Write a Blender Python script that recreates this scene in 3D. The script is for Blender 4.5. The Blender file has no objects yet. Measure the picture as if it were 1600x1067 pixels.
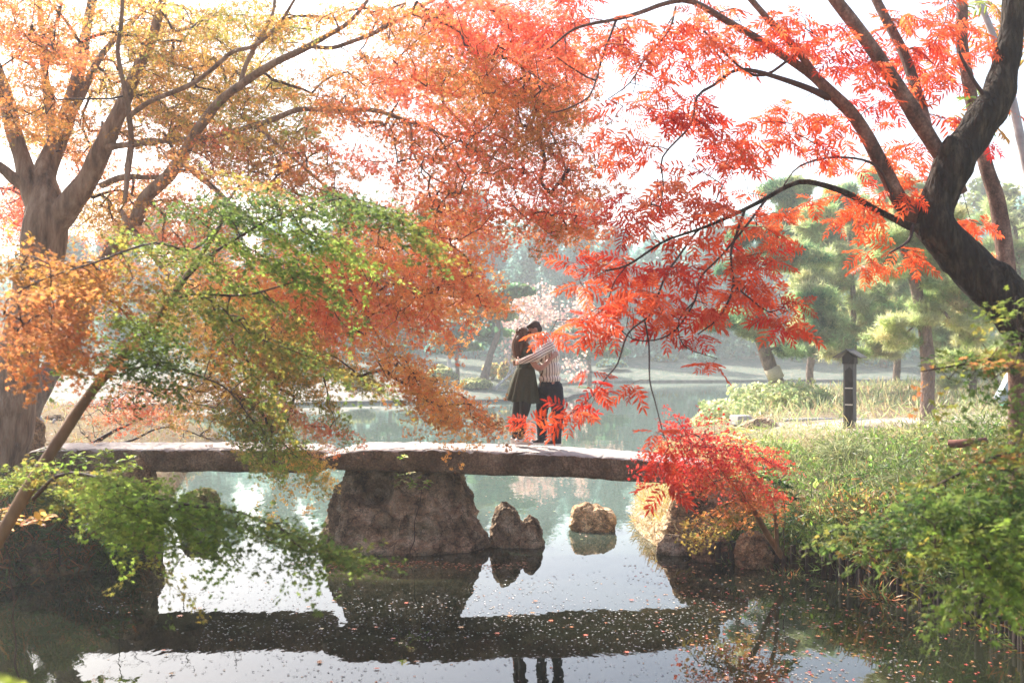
import bpy, bmesh, math, random
import numpy as np
from mathutils import Vector, Matrix
random.seed(7); RNG = np.random.default_rng(11)
sc = bpy.context.scene
COL = sc.collection
R = math.radians
F, HY, H = 1555.6, 545.0, 2.9
HAZE = 0.0018

# ------------------------------------------------------------ camera, sky, sun, exposure
cam_d = bpy.data.cameras.new('camera'); cam = bpy.data.objects.new('camera', cam_d); COL.objects.link(cam)
cam.location = (0, 0, H); cam.rotation_euler = (R(90), 0, 0)
cam_d.lens = 35; cam_d.sensor_width = 36; cam_d.shift_y = 11.5/1600
cam_d.clip_start = 0.05; cam_d.clip_end = 2000
cam_d.dof.use_dof = True; cam_d.dof.focus_distance = 14.4; cam_d.dof.aperture_fstop = 2.2
sc.camera = cam
SUN_EL, SUN_AZ = 40.0, -36.0        # azimuth from +Y towards +X
world = bpy.data.worlds.new('World'); sc.world = world; world.use_nodes = True
wn = world.node_tree.nodes; wl = world.node_tree.links
sky = wn.new('ShaderNodeTexSky'); sky.sky_type = 'NISHITA'; sky.sun_disc = False
sky.sun_elevation = R(SUN_EL); sky.sun_rotation = R(SUN_AZ)
sky.air_density = 1.0; sky.dust_density = 3.0; sky.ozone_density = 1.0
wl.new(sky.outputs[0], wn['Background'].inputs[0]); wn['Background'].inputs[1].default_value = 0.15
sd = bpy.data.lights.new('sun', 'SUN'); sun = bpy.data.objects.new('sun', sd); COL.objects.link(sun)
sd.energy = 5.0; sd.angle = R(0.6); sd.color = (1.0, 0.93, 0.84)
dsun = Vector((math.sin(R(SUN_AZ))*math.cos(R(SUN_EL)), math.cos(R(SUN_AZ))*math.cos(R(SUN_EL)), math.sin(R(SUN_EL))))
sun.rotation_euler = dsun.to_track_quat('Z', 'Y').to_euler()
sc.view_settings.view_transform = 'Standard'; sc.view_settings.look = 'None'
sc.view_settings.exposure = 1.3; sc.view_settings.gamma = 1.0; sc.view_settings.use_curve_mapping = False
sc.render.engine = 'CYCLES'
sc.cycles.use_denoising = True
sc.cycles.max_bounces = 8; sc.cycles.diffuse_bounces = 4; sc.cycles.transmission_bounces = 4
sc.cycles.volume_bounces = 1; sc.cycles.transparent_max_bounces = 4
sc.cycles.sample_clamp_indirect = 8

# ------------------------------------------------------------ helpers
def P(x, y, Y):                       # point seen at (x, y) of the photograph, Y metres away
    return np.array([(x-800.0)/F*Y, Y, H+(HY-y)/F*Y])
def WL(x, y):                         # point of the water surface seen at (x, y)
    Y = H*F/(y-HY); return np.array([(x-800.0)/F*Y, Y, 0.0])
def px(p):
    p = np.asarray(p); return 800+p[..., 0]/p[..., 1]*F, HY-(p[..., 2]-H)/p[..., 1]*F

def tagset(o, label=None, cat=None, group=None, kind=None):
    if label: o['label'] = label
    if cat: o['category'] = cat
    if group: o['group'] = group
    if kind: o['kind'] = kind
    return o
def thing(name, label, cat, loc=(0, 0, 0), group=None):
    o = bpy.data.objects.new(name, None); COL.objects.link(o); o.location = tuple(float(v) for v in loc)
    o.empty_display_size = 0.1
    return tagset(o, label, cat, group)

def mesh_np(name, V, faces, col=None, smooth=False):
    """faces: list of int arrays (m,k)"""
    me = bpy.data.meshes.new(name)
    V = np.asarray(V, dtype=np.float32)
    me.vertices.add(len(V)); me.vertices.foreach_set('co', V.ravel())
    faces = [np.asarray(f, dtype=np.int32) for f in faces if len(f)]
    nl = sum(f.size for f in faces); npoly = sum(len(f) for f in faces)
    me.loops.add(nl); me.polygons.add(npoly)
    me.loops.foreach_set('vertex_index', np.concatenate([f.ravel() for f in faces]))
    st = []; s = 0
    for f in faces:
        st.append(s+np.arange(len(f))*f.shape[1]); s += f.size
    me.polygons.foreach_set('loop_start', np.concatenate(st).astype(np.int32))
    me.polygons.foreach_set('use_smooth', np.full(npoly, smooth))
    me.update(calc_edges=True)
    if col is not None:
        a = me.color_attributes.new('Col', 'FLOAT_COLOR', 'POINT')
        c = np.ones((len(V), 4), dtype=np.float32); c[:, :3] = col
        a.data.foreach_set('color', c.ravel())
    return me
def link(name, me, mat=None, parent=None, world=True):
    o = bpy.data.objects.new(name, me); COL.objects.link(o)
    if mat is not None:
        if not me.materials: me.materials.append(mat)
    if parent is not None:
        o.parent = parent
        if world: o.matrix_parent_inverse = Matrix.Translation(-root_loc(parent))
    return o
def root_loc(p):
    v = Vector((0, 0, 0))
    while p is not None:
        v = v+p.location; p = p.parent
    return v

class MB:
    def __init__(s): s.V = []; s.F = {}; s.C = []; s.n = 0
    def add(s, V, faces, col=(1, 1, 1)):
        V = np.asarray(V, dtype=float)
        for f in faces:
            f = np.asarray(f)
            if f.size: s.F.setdefault(f.shape[1], []).append(f+s.n)
        s.V.append(V); c = np.empty((len(V), 3)); c[:] = col; s.C.append(c); s.n += len(V)
    def box(s, c, size, rot=None, col=(1, 1, 1), bev=0.0, taper=1.0):
        x, y, z = [v/2 for v in size]
        if bev <= 0:
            V = np.array([[i*x*(taper if k > 0 else 1), j*y*(taper if k > 0 else 1), k*z] for k in (-1, 1) for j in (-1, 1) for i in (-1, 1)])
            Fq = [[0, 2, 3, 1], [4, 5, 7, 6], [0, 1, 5, 4], [2, 6, 7, 3], [0, 4, 6, 2], [1, 3, 7, 5]]
            if rot is not None: V = V@np.array(rot).T
            s.add(V+np.array(c), [np.array(Fq)], col); return
        bm = bmesh.new(); bmesh.ops.create_cube(bm, size=2)
        for v in bm.verts: v.co = Vector((v.co.x*x, v.co.y*y, v.co.z*z))
        bmesh.ops.bevel(bm, geom=bm.edges[:], offset=bev, segments=2, affect='EDGES')
        s.bm(bm, c, rot, col)
    def bm(s, bm, c=(0, 0, 0), rot=None, col=(1, 1, 1)):
        bm.verts.index_update()
        V = np.array([v.co[:] for v in bm.verts])
        if rot is not None: V = V@np.array(rot).T
        fs = {}
        for f in bm.faces: fs.setdefault(len(f.verts), []).append([v.index for v in f.verts])
        s.add(V+np.array(c), [np.array(q) for q in fs.values()], col); bm.free()
    def tube(s, pts, rad, sides=6, col=(1, 1, 1), cap=True, bump=0.0, bf=3.0, ell=None):
        V, Fc = tube(pts, rad, sides, cap, bump, bf, ell); s.add(V, Fc, col)
    def mesh(s, name, smooth=False):
        return mesh_np(name, np.concatenate(s.V), [np.concatenate(v) for v in s.F.values()], np.concatenate(s.C), smooth)
    def build(s, name, mat, parent=None, smooth=False):
        return link(name, s.mesh(name, smooth), mat, parent)

def _h(ix, iy, iz, seed):
    h = (ix*374761393+iy*668265263+iz*2147483647+seed*974634777) & 0xffffffff
    h = ((h ^ (h >> 13))*1274126177) & 0xffffffff
    return ((h ^ (h >> 16)) & 0xffff)/65535.0
def vnoise(p, seed=0):
    p = np.asarray(p, dtype=float); i = np.floor(p).astype(np.int64); f = p-i; f = f*f*(3-2*f)
    r = 0
    for dx in (0, 1):
        for dy in (0, 1):
            for dz in (0, 1):
                w = (f[:, 0] if dx else 1-f[:, 0])*(f[:, 1] if dy else 1-f[:, 1])*(f[:, 2] if dz else 1-f[:, 2])
                r = r+w*_h(i[:, 0]+dx, i[:, 1]+dy, i[:, 2]+dz, seed)
    return r*2-1
def fbm(p, octv=4, seed=0, gain=0.5):
    a = 1; r = 0; p = np.asarray(p, dtype=float)
    for k in range(octv):
        r = r+a*vnoise(p*2**k+17.3*k, seed+k); a *= gain
    return r

def tube(pts, rad, sides=6, cap=True, bump=0.0, bf=3.0, ell=None):
    pts = np.asarray(pts, dtype=float); n = len(pts); rad = np.broadcast_to(np.asarray(rad, dtype=float), (n,))
    T = np.gradient(pts, axis=0); T /= np.linalg.norm(T, axis=1)[:, None]+1e-9
    u = np.cross(T[0], [0.13, 0.2, 1.0]);
    if np.linalg.norm(u) < 0.1: u = np.cross(T[0], [1, 0, 0])
    u /= np.linalg.norm(u); U = [u]
    for k in range(1, n):
        u = U[-1]-T[k]*np.dot(U[-1], T[k]); u /= np.linalg.norm(u)+1e-9; U.append(u)
    U = np.array(U); W = np.cross(T, U)
    a = np.arange(sides)*2*math.pi/sides
    rr = np.repeat(rad[:, None], sides, 1)
    ring = U[:, None, :]*np.cos(a)[None, :, None]+W[:, None, :]*np.sin(a)[None, :, None]
    if bump > 0:
        q = pts[:, None, :]+ring*rr[..., None]
        nn = fbm(q.reshape(-1, 3)*bf, 3, 5).reshape(n, sides)
        rr = rr*(1+bump*nn)
    V = (pts[:, None, :]+ring*rr[..., None]).reshape(-1, 3)
    i = np.arange(n-1)[:, None]*sides; j = np.arange(sides)[None, :]; j2 = (j+1) % sides
    Q = np.stack([i+j, i+j2, i+sides+j2, i+sides+j], -1).reshape(-1, 4)
    Fc = [Q]
    if cap:
        V = np.vstack([V, pts[0]-T[0]*rad[0]*0.2, pts[-1]+T[-1]*rad[-1]*0.4]); m = n*sides
        jj = np.arange(sides); k2 = (jj+1) % sides
        Fc.append(np.stack([np.full(sides, m), k2, jj], -1))
        Fc.append(np.stack([np.full(sides, m+1), (n-1)*sides+jj, (n-1)*sides+k2], -1))
    return V, Fc

def spline(pts, step):
    """Catmull-Rom through rows of pts (first three columns are the position), resampled every step metres"""
    pts = np.asarray(pts, dtype=float)
    if len(pts) == 2: ext = np.vstack([2*pts[0]-pts[1], pts, 2*pts[-1]-pts[-2]])
    else: ext = np.vstack([2*pts[0]-pts[1], pts, 2*pts[-1]-pts[-2]])
    out = []
    for k in range(len(pts)-1):
        p0, p1, p2, p3 = ext[k:k+4]
        m = max(2, int(math.ceil(np.linalg.norm(p2[:3]-p1[:3])/step)))
        t = (np.arange(m)/m)[:, None]
        out.append(0.5*((2*p1)+(-p0+p2)*t+(2*p0-5*p1+4*p2-p3)*t**2+(-p0+3*p1-3*p2+p3)*t**3))
    out.append(pts[-1:]); return np.vstack(out)

def norm(v): return v/(np.linalg.norm(v, axis=-1, keepdims=True)+1e-9)

# ------------------------------------------------------------ materials
def new_mat(name):
    m = bpy.data.materials.new(name); m.use_nodes = True; nt = m.node_tree
    for n in list(nt.nodes): nt.nodes.remove(n)
    out = nt.nodes.new('ShaderNodeOutputMaterial')
    return m, nt, out
def N(nt, t, **kw):
    n = nt.nodes.new(t)
    for k, v in kw.items():
        if k.startswith('i_'):
            key = k[2:].replace('_', ' ')
            n.inputs[int(key) if key.isdigit() else key].default_value = v
        else: setattr(n, k, v)
    return n
def ramp(nt, fac, stops):
    r = nt.nodes.new('ShaderNodeValToRGB'); el = r.color_ramp.elements
    while len(el) > 1: el.remove(el[-1])
    el[0].position = stops[0][0]; el[0].color = (*stops[0][1], 1)
    for p, c in stops[1:]:
        e = el.new(p); e.color = (*c, 1)
    nt.links.new(fac, r.inputs[0]); return r.outputs[0]
def mixc(nt, fac, a, b, mode='MIX'):
    m = nt.nodes.new('ShaderNodeMix'); m.data_type = 'RGBA'; m.blend_type = mode
    for s, v in ((0, fac), (6, a), (7, b)):
        if hasattr(v, 'is_output'): nt.links.new(v, m.inputs[s])
        else: m.inputs[s].default_value = v if s == 0 else (*v, 1)
    return m.outputs[2]

def leaf_mat(name, trans=0.5, boost=1.25, rough=0.45, spec=0.35):
    m, nt, out = new_mat(name); L = nt.links
    at = N(nt, 'ShaderNodeAttribute', attribute_name='Col')
    geo = N(nt, 'ShaderNodeTexNoise'); geo.inputs['Scale'].default_value = 9.0
    tc = N(nt, 'ShaderNodeNewGeometry'); L.new(tc.outputs['Position'], geo.inputs['Vector'])
    f = ramp(nt, geo.outputs['Fac'], [(0.3, (0.8,)*3), (0.7, (1.18,)*3)])
    c = mixc(nt, 1.0, at.outputs['Color'], f, 'MULTIPLY')
    b = N(nt, 'ShaderNodeBsdfPrincipled', i_Roughness=rough); b.inputs['Specular IOR Level'].default_value = spec
    t = N(nt, 'ShaderNodeBsdfTranslucent')
    c2 = mixc(nt, 1.0, c, (boost, boost*0.97, boost*0.9), 'MULTIPLY')
    L.new(c, b.inputs['Base Color']); L.new(c2, t.inputs['Color'])
    ms = N(nt, 'ShaderNodeMixShader'); ms.inputs[0].default_value = trans
    L.new(b.outputs[0], ms.inputs[1]); L.new(t.outputs[0], ms.inputs[2]); L.new(ms.outputs[0], out.inputs[0])
    return m
def solid_mat(name, stops, scale=4.0, stretch=(1, 1, 1), rough=0.85, bump=0.4, bscale=None, dist=0.02, use_col=False, detail=8, voro=0.0, spec=0.3, sunlit_top=None, wt=1.12, crack=0.0, speck=0.0):
    m, nt, out = new_mat(name); L = nt.links
    tc = N(nt, 'ShaderNodeNewGeometry'); mp = N(nt, 'ShaderNodeMapping'); mp.inputs['Scale'].default_value = stretch
    L.new(tc.outputs['Position'], mp.inputs[0])
    n1 = N(nt, 'ShaderNodeTexNoise', i_Scale=scale, i_Detail=detail, i_Roughness=0.6); L.new(mp.outputs[0], n1.inputs['Vector'])
    c = ramp(nt, n1.outputs['Fac'], stops)
    if speck:                         # grain
        n3 = N(nt, 'ShaderNodeTexNoise', i_Scale=38.0, i_Detail=6, i_Roughness=0.8); L.new(tc.outputs['Position'], n3.inputs['Vector'])
        c = mixc(nt, speck, c, ramp(nt, n3.outputs['Fac'], [(0.36, (0.35,)*3), (0.5, (0.95, 0.95, 0.93)), (0.62, (1.9, 1.8, 1.65))]), 'MULTIPLY')
    if crack:
        vc = N(nt, 'ShaderNodeTexVoronoi', i_Scale=2.6, feature='DISTANCE_TO_EDGE'); nw = N(nt, 'ShaderNodeTexNoise', i_Scale=3.0, i_Detail=6)
        L.new(tc.outputs['Position'], nw.inputs['Vector']); vm = N(nt, 'ShaderNodeVectorMath', operation='MULTIPLY_ADD'); L.new(nw.outputs['Color'], vm.inputs[0]); vm.inputs[1].default_value = (.8, .8, .8); L.new(tc.outputs['Position'], vm.inputs[2])
        L.new(vm.outputs[0], vc.inputs['Vector']); c = mixc(nt, crack, c, ramp(nt, vc.outputs['Distance'], [(0.0, (0.15,)*3), (0.035, (0.9,)*3), (0.1, (1, 1, 1))]), 'MULTIPLY')
    if sunlit_top:                          # upper faces paled in the colour to stand for sunlight
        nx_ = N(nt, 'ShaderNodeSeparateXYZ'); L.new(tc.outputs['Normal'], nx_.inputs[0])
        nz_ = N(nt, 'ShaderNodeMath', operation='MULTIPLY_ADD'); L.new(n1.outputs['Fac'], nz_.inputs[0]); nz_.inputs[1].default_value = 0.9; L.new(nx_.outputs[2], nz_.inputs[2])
        c = mixc(nt, ramp(nt, nz_.outputs[0], [(wt, (0, 0, 0)), (wt+.18, (1, 1, 1))]), c, sunlit_top)
    if use_col:
        at = N(nt, 'ShaderNodeAttribute', attribute_name='Col'); c = mixc(nt, 1.0, c, at.outputs['Color'], 'MULTIPLY')
    b = N(nt, 'ShaderNodeBsdfPrincipled', i_Roughness=rough); b.inputs['Specular IOR Level'].default_value = spec
    L.new(c, b.inputs['Base Color'])
    n2 = N(nt, 'ShaderNodeTexNoise', i_Scale=bscale or scale*4, i_Detail=8, i_Roughness=0.65); L.new(mp.outputs[0], n2.inputs['Vector'])
    hgt = n2.outputs['Fac']
    if voro > 0:
        v = N(nt, 'ShaderNodeTexVoronoi', i_Scale=(bscale or scale*4)*0.6, feature='DISTANCE_TO_EDGE'); L.new(mp.outputs[0], v.inputs['Vector'])
        ma = N(nt, 'ShaderNodeMath', operation='MULTIPLY_ADD'); L.new(v.outputs['Distance'], ma.inputs[0]); ma.inputs[1].default_value = voro; L.new(hgt, ma.inputs[2])
        hgt = ma.outputs[0]
    bp = N(nt, 'ShaderNodeBump', i_Strength=bump, i_Distance=dist); L.new(hgt, bp.inputs['Height']); L.new(bp.outputs[0], b.inputs['Normal'])
    L.new(b.outputs[0], out.inputs[0]); return m

M = {}
M['leaf'] = leaf_mat('leaf', 0.66, 1.5)
M['leaf_red'] = leaf_mat('leaf_red', 0.55, 1.3, 0.4, 0.4)
M['needle'] = leaf_mat('needle', 0.6, 1.6)
M['grass'] = leaf_mat('grass_blade', 0.4, 1.2)
M['bark'] = solid_mat('maple_bark', [(0.28, (0.07, 0.038, 0.022)), (0.5, (0.26, 0.155, 0.095)), (0.70, (0.46, 0.32, 0.22))], 7, (1.3, 1.3, 0.28), 0.85, 1.0, 20, 0.05, voro=0.5)
M['bark_dark'] = solid_mat('rough_dark_bark', [(0.3, (0.016, 0.011, 0.008)), (0.52, (0.05, 0.036, 0.025)), (0.7, (0.15, 0.115, 0.075))], 7, (1.6, 1.6, 0.4), 0.95, 1.0, 20, 0.10, voro=1.6)
M['bark_red'] = solid_mat('smooth_red_bark', [(0.30, (0.05, 0.028, 0.02)), (0.5, (0.16, 0.085, 0.06)), (0.68, (0.30, 0.19, 0.14))], 7, (1, 1, 0.5), 0.8, 0.9, 24, 0.03, speck=0.6)
M['bark_thin'] = solid_mat('twig_bark', [(0.3, (0.035, 0.018, 0.015)), (0.7, (0.09, 0.05, 0.04))], 8, rough=0.7, bump=0.2)
M['bark_tan'] = solid_mat('sapling_bark', [(0.3, (0.12, 0.06, 0.03)), (0.6, (0.26, 0.145, 0.07)), (0.8, (0.34, 0.24, 0.13))], 7, (1, 1, 0.4), 0.7, 0.4, 30, 0.01)
M['bark_pine'] = solid_mat('pine_bark', [(0.3, (0.10, 0.07, 0.055)), (0.55, (0.24, 0.17, 0.13)), (0.8, (0.36, 0.28, 0.22))], 5, (1.5, 1.5, 0.7), 0.95, 1.0, 14, 0.06, voro=1.5)
M['bark_pale'] = solid_mat('pale_bark', [(0.3, (0.30, 0.26, 0.25)), (0.7, (0.55, 0.5, 0.48))], 4, rough=0.8, bump=0.3)
M['stone'] = solid_mat('slab_stone', [(0.30, (0.09, 0.055, 0.03)), (0.5, (0.23, 0.155, 0.095)), (0.66, (0.38, 0.28, 0.19))], 2.6, rough=0.95, bump=1.0, bscale=13, dist=0.09, detail=14, sunlit_top=(0.55, 0.49, 0.45), wt=0.9, speck=0.7, crack=0.35)
M['rock'] = solid_mat('pond_rock', [(0.34, (0.11, 0.068, 0.04)), (0.5, (0.35, 0.235, 0.15)), (0.64, (0.58, 0.45, 0.32))], 4.5, rough=0.95, bump=1.0, bscale=11, dist=0.10, use_col=True, detail=14, voro=0.25, sunlit_top=(0.50, 0.43, 0.38), speck=0.8, crack=0.8)
M['soil'] = None
# ------------------------------------------------------------ the pond, the ground, the water
POND = [(-2.6, 4.4), (-3.1, 5.4), (-3.45, 6.5), (-4.7, 7.7), (-6.6, 9.4), (-6.3, 11.8), (-5.7, 12.9), (-5.15, 13.6), (-5.5, 15.2), (-6.2, 17.5), (-7.8, 24), (-8.6, 30), (-12, 33.5), (-18, 37.5), (-34, 41),
        (-34, 47), (-24, 48.5), (-15, 49.8), (-7, 53), (0, 54.6), (3, 56.5), (3.6, 60), (5.2, 64), (7.0, 65.6), (5.4, 67.2), (3.0, 69), (3, 78), (6, 85), (14, 87.5), (30, 89), (70, 92),
        (70, 60), (30, 50), (15, 47), (10.5, 45), (8.3, 41), (6.2, 34), (4.3, 28), (3.3, 24), (2.85, 21.3), (2.25, 18), (2.0, 16.2), (2.1, 14.7), (2.75, 13.55), (3.5, 13.3), (4.15, 12.4), (4.6, 11.4), (4.95, 10.2), (4.9, 8.7), (4.15, 7.1), (3.2, 5.6), (2.7, 4.4)]
PP = np.array(POND, dtype=float)
def pond_dist(X, Y):
    A = PP; B = np.roll(PP, -1, 0); best = np.full(X.shape, 1e9); inside = np.zeros(X.shape, bool)
    for (ax, ay), (bx, by) in zip(A, B):
        dx, dy = bx-ax, by-ay; t = np.clip(((X-ax)*dx+(Y-ay)*dy)/(dx*dx+dy*dy), 0, 1)
        best = np.minimum(best, np.hypot(X-ax-t*dx, Y-ay-t*dy))
        c = ((ay > Y) != (by > Y)); xi = ax+(Y-ay)*(bx-ax)/(by-ay if by != ay else 1e-9)
        inside ^= (c & (X < xi))
    return np.where(inside, -best, best)
def ground_z(X, Y):
    X = np.asarray(X, dtype=float); Y = np.asarray(Y, dtype=float); d = pond_dist(X, Y)
    sh = X.shape
    q = np.stack([X.ravel(), Y.ravel(), np.zeros(X.size)], -1)
    n1 = fbm(q*0.25, 3, 3).reshape(sh); n2 = fbm(q*1.7, 3, 9).reshape(sh)
    far = np.clip((Y-40)/10, 0, 1); right = np.clip((X-1)/2, 0, 1)*(1-far)
    # near banks: steep short edge then a slope; far banks: low and gentle
    near = 0.30*np.clip(d/0.10, 0, 1)+1.05*(1-np.exp(-np.maximum(d-0.1, 0)/1.9))
    farz = 0.14*np.clip(d/0.15, 0, 1)+1.3*(1-np.exp(-np.maximum(d-0.2, 0)/9))
    farz = farz+np.clip(d-10, 0, 200)*0.045+np.clip(Y-120, 0, 400)*0.07
    z = near*(1-far)+farz*far+(n1*0.16*np.clip(d/6, 0, 1)+n2*0.045*np.clip(d/1.0, 0, 1))
    # left bank keeps its low undercut shade; under the right end of the bridge the slope is gentle
    g = np.exp(-((X-3.3)**2/2.2+(Y-16)**2/7.0)); z = np.where(d > 0, z*(1-0.25*g), z)
    return np.where(d > 0, z, -0.9*(1-np.exp(d/0.7)))
def axis(parts):
    out = []
    for a, b, s in parts: out.append(np.arange(a, b, s))
    return np.concatenate(out+[np.array([parts[-1][1]])])
gx = axis([(-420, -60, 15), (-60, -14, 1.0), (-14, -3, 0.16), (-3, 2, 0.4), (2, 12, 0.09), (12, 22, 0.4), (22, 60, 1.2), (60, 420, 15)])
gy = axis([(-60, 2, 4), (2, 8, 0.6), (8, 26, 0.13), (26, 46, 0.35), (46, 72, 0.5), (72, 130, 1.5), (130, 480, 14)])
GX, GY = np.meshgrid(gx, gy)
GZ = ground_z(GX, GY); GD = pond_dist(GX, GY)
ny, nx = GX.shape
idx = np.arange(ny*nx).reshape(ny, nx)
FQ = np.stack([idx[:-1, :-1], idx[:-1, 1:], idx[1:, 1:], idx[1:, :-1]], -1).reshape(-1, 4)
# colour masks: r = sandy path, g = bright dry bank, b = far leaf-strewn bank
pathm = np.exp(-((GY-(21.8+0.036*(GX-8)**2))/3.0)**2)*np.clip((GX-5.0)/1.5, 0, 1)
pathm = np.maximum(pathm, 0.65*np.clip((-4-GX)/5, 0, 1)*np.clip((GY-46)/2, 0, 1)*np.clip((66-GY)/8, 0, 1)); pathm = np.maximum(pathm, 0.8*np.exp(-((GX-5)**2/4+(GY-66)**2/6)))
farm = np.clip((GY-42)/5, 0, 1)
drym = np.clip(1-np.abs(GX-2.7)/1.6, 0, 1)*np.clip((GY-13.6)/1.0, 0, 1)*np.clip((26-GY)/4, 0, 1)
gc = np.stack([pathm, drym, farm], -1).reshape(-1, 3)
m, nt, out = new_mat('earth_and_leaf_litter'); L = nt.links
geo = N(nt, 'ShaderNodeNewGeometry'); at = N(nt, 'ShaderNodeAttribute', attribute_name='Col'); sep = N(nt, 'ShaderNodeSeparateColor'); L.new(at.outputs['Color'], sep.inputs[0])
na = N(nt, 'ShaderNodeTexNoise', i_Scale=1.3, i_Detail=10, i_Roughness=0.7); L.new(geo.outputs['Position'], na.inputs['Vector'])
nb = N(nt, 'ShaderNodeTexVoronoi', i_Scale=14.0); L.new(geo.outputs['Position'], nb.inputs['Vector'])
soil = ramp(nt, na.outputs['Fac'], [(0.3, (0.045, 0.03, 0.02)), (0.5, (0.10, 0.07, 0.04)), (0.65, (0.16, 0.14, 0.06)), (0.8, (0.26, 0.2, 0.1))])
lit = ramp(nt, nb.outputs['Color'], [(0.2, (0.25, 0.12, 0.06)), (0.5, (0.34, 0.25, 0.12)), (0.8, (0.42, 0.36, 0.24))])
soil = mixc(nt, 0.35, soil, lit)
sand = ramp(nt, na.outputs['Fac'], [(0.3, (0.40, 0.33, 0.28)), (0.7, (0.56, 0.49, 0.43))])
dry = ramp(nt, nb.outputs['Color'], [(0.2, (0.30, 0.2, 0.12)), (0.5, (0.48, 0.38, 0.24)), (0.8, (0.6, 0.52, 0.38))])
farc = ramp(nt, na.outputs['Fac'], [(0.35, (0.08, 0.13, 0.10)), (0.52, (0.16, 0.18, 0.14)), (0.7, (0.32, 0.26, 0.22))])
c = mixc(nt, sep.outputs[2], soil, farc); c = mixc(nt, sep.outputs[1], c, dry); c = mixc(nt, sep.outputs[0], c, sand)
b = N(nt, 'ShaderNodeBsdfPrincipled', i_Roughness=0.95); b.inputs['Specular IOR Level'].default_value = 0.1
L.new(c, b.inputs['Base Color'])
bp = N(nt, 'ShaderNodeBump', i_Strength=0.8, i_Distance=0.04); nc = N(nt, 'ShaderNodeTexNoise', i_Scale=18.0, i_Detail=8); L.new(geo.outputs['Position'], nc.inputs['Vector'])
L.new(nc.outputs['Fac'], bp.inputs['Height']); L.new(bp.outputs[0], b.inputs['Normal']); L.new(b.outputs[0], out.inputs[0]); M['ground'] = m
g = link('ground', mesh_np('ground', np.stack([GX, GY, GZ], -1).reshape(-1, 3), [FQ], gc, True), m)
tagset(g, 'earth banks, sandy path and leaf litter around the pond', kind='structure')

m, nt, out = new_mat('pond_water'); L = nt.links
geo = N(nt, 'ShaderNodeNewGeometry'); mp = N(nt, 'ShaderNodeMapping'); mp.inputs['Scale'].default_value = (1, 0.45, 1); L.new(geo.outputs['Position'], mp.inputs[0])
b = N(nt, 'ShaderNodeBsdfPrincipled', i_Roughness=0.015, i_IOR=1.40)
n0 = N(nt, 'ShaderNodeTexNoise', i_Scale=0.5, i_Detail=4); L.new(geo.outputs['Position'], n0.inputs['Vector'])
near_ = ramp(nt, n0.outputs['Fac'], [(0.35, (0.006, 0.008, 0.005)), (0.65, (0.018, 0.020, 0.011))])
# murky teal pond; near water darkened in the colour to stand for tree shade
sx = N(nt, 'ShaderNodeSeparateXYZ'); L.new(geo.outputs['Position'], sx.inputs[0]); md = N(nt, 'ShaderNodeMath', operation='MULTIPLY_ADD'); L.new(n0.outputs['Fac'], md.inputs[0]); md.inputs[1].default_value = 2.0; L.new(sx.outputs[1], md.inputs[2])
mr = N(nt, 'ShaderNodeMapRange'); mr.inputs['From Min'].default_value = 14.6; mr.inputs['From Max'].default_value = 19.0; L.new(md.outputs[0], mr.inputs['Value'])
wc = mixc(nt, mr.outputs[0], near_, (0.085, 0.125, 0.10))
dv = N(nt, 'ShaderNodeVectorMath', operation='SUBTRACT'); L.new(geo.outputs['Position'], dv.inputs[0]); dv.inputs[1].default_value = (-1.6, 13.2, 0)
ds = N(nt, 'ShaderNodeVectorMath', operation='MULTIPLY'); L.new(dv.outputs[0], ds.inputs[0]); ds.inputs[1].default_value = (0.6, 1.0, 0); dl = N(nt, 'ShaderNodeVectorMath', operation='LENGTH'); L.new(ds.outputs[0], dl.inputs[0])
sun_patch = ramp(nt, dl.outputs['Value'], [(0.45, (1, 1, 1)), (0.95, (0, 0, 0))]); wc = mixc(nt, sun_patch, wc, (0.07, 0.066, 0.035))  # sunlit patch in front of the pier, painted into the water colour
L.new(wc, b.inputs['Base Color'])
n1 = N(nt, 'ShaderNodeTexNoise', i_Scale=2.2, i_Detail=4, i_Roughness=0.5); L.new(mp.outputs[0], n1.inputs['Vector'])
bp = N(nt, 'ShaderNodeBump', i_Strength=0.22, i_Distance=0.018); L.new(n1.outputs['Fac'], bp.inputs['Height']); L.new(bp.outputs[0], b.inputs['Normal'])
L.new(b.outputs[0], out.inputs[0]); M['water'] = m
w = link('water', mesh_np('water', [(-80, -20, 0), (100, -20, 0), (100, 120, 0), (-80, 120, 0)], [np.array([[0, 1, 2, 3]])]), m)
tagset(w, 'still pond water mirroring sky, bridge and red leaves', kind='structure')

# stone kerb along the far shore
mb = MB()
i1 = POND.index((-34, 47)); far = PP[i1:i1+16]
for (ax, ay), (bx, by) in zip(far[:-1], far[1:]):
    L_ = math.hypot(bx-ax, by-ay); nseg = max(1, int(L_/1.2))
    for k in range(nseg):
        t = (k+0.5)/nseg; a = math.atan2(by-ay, bx-ax); rr = random.uniform(0.9, 1.1)
        mb.box((ax+(bx-ax)*t, ay+(by-ay)*t, 0.02), (L_/nseg*0.96, 0.2*rr, 0.26*rr), Matrix.Rotation(a, 3, 'Z'), col=(0.7*rr,)*3)
M['kerbstone'] = solid_mat('kerb_stone', [(0.3, (0.06, 0.06, 0.055)), (0.7, (0.14, 0.13, 0.12))], 2)
o = mb.build('shore_edging', M['kerbstone']); tagset(o, 'low dark stone edging along the far waterline', kind='structure')

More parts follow.
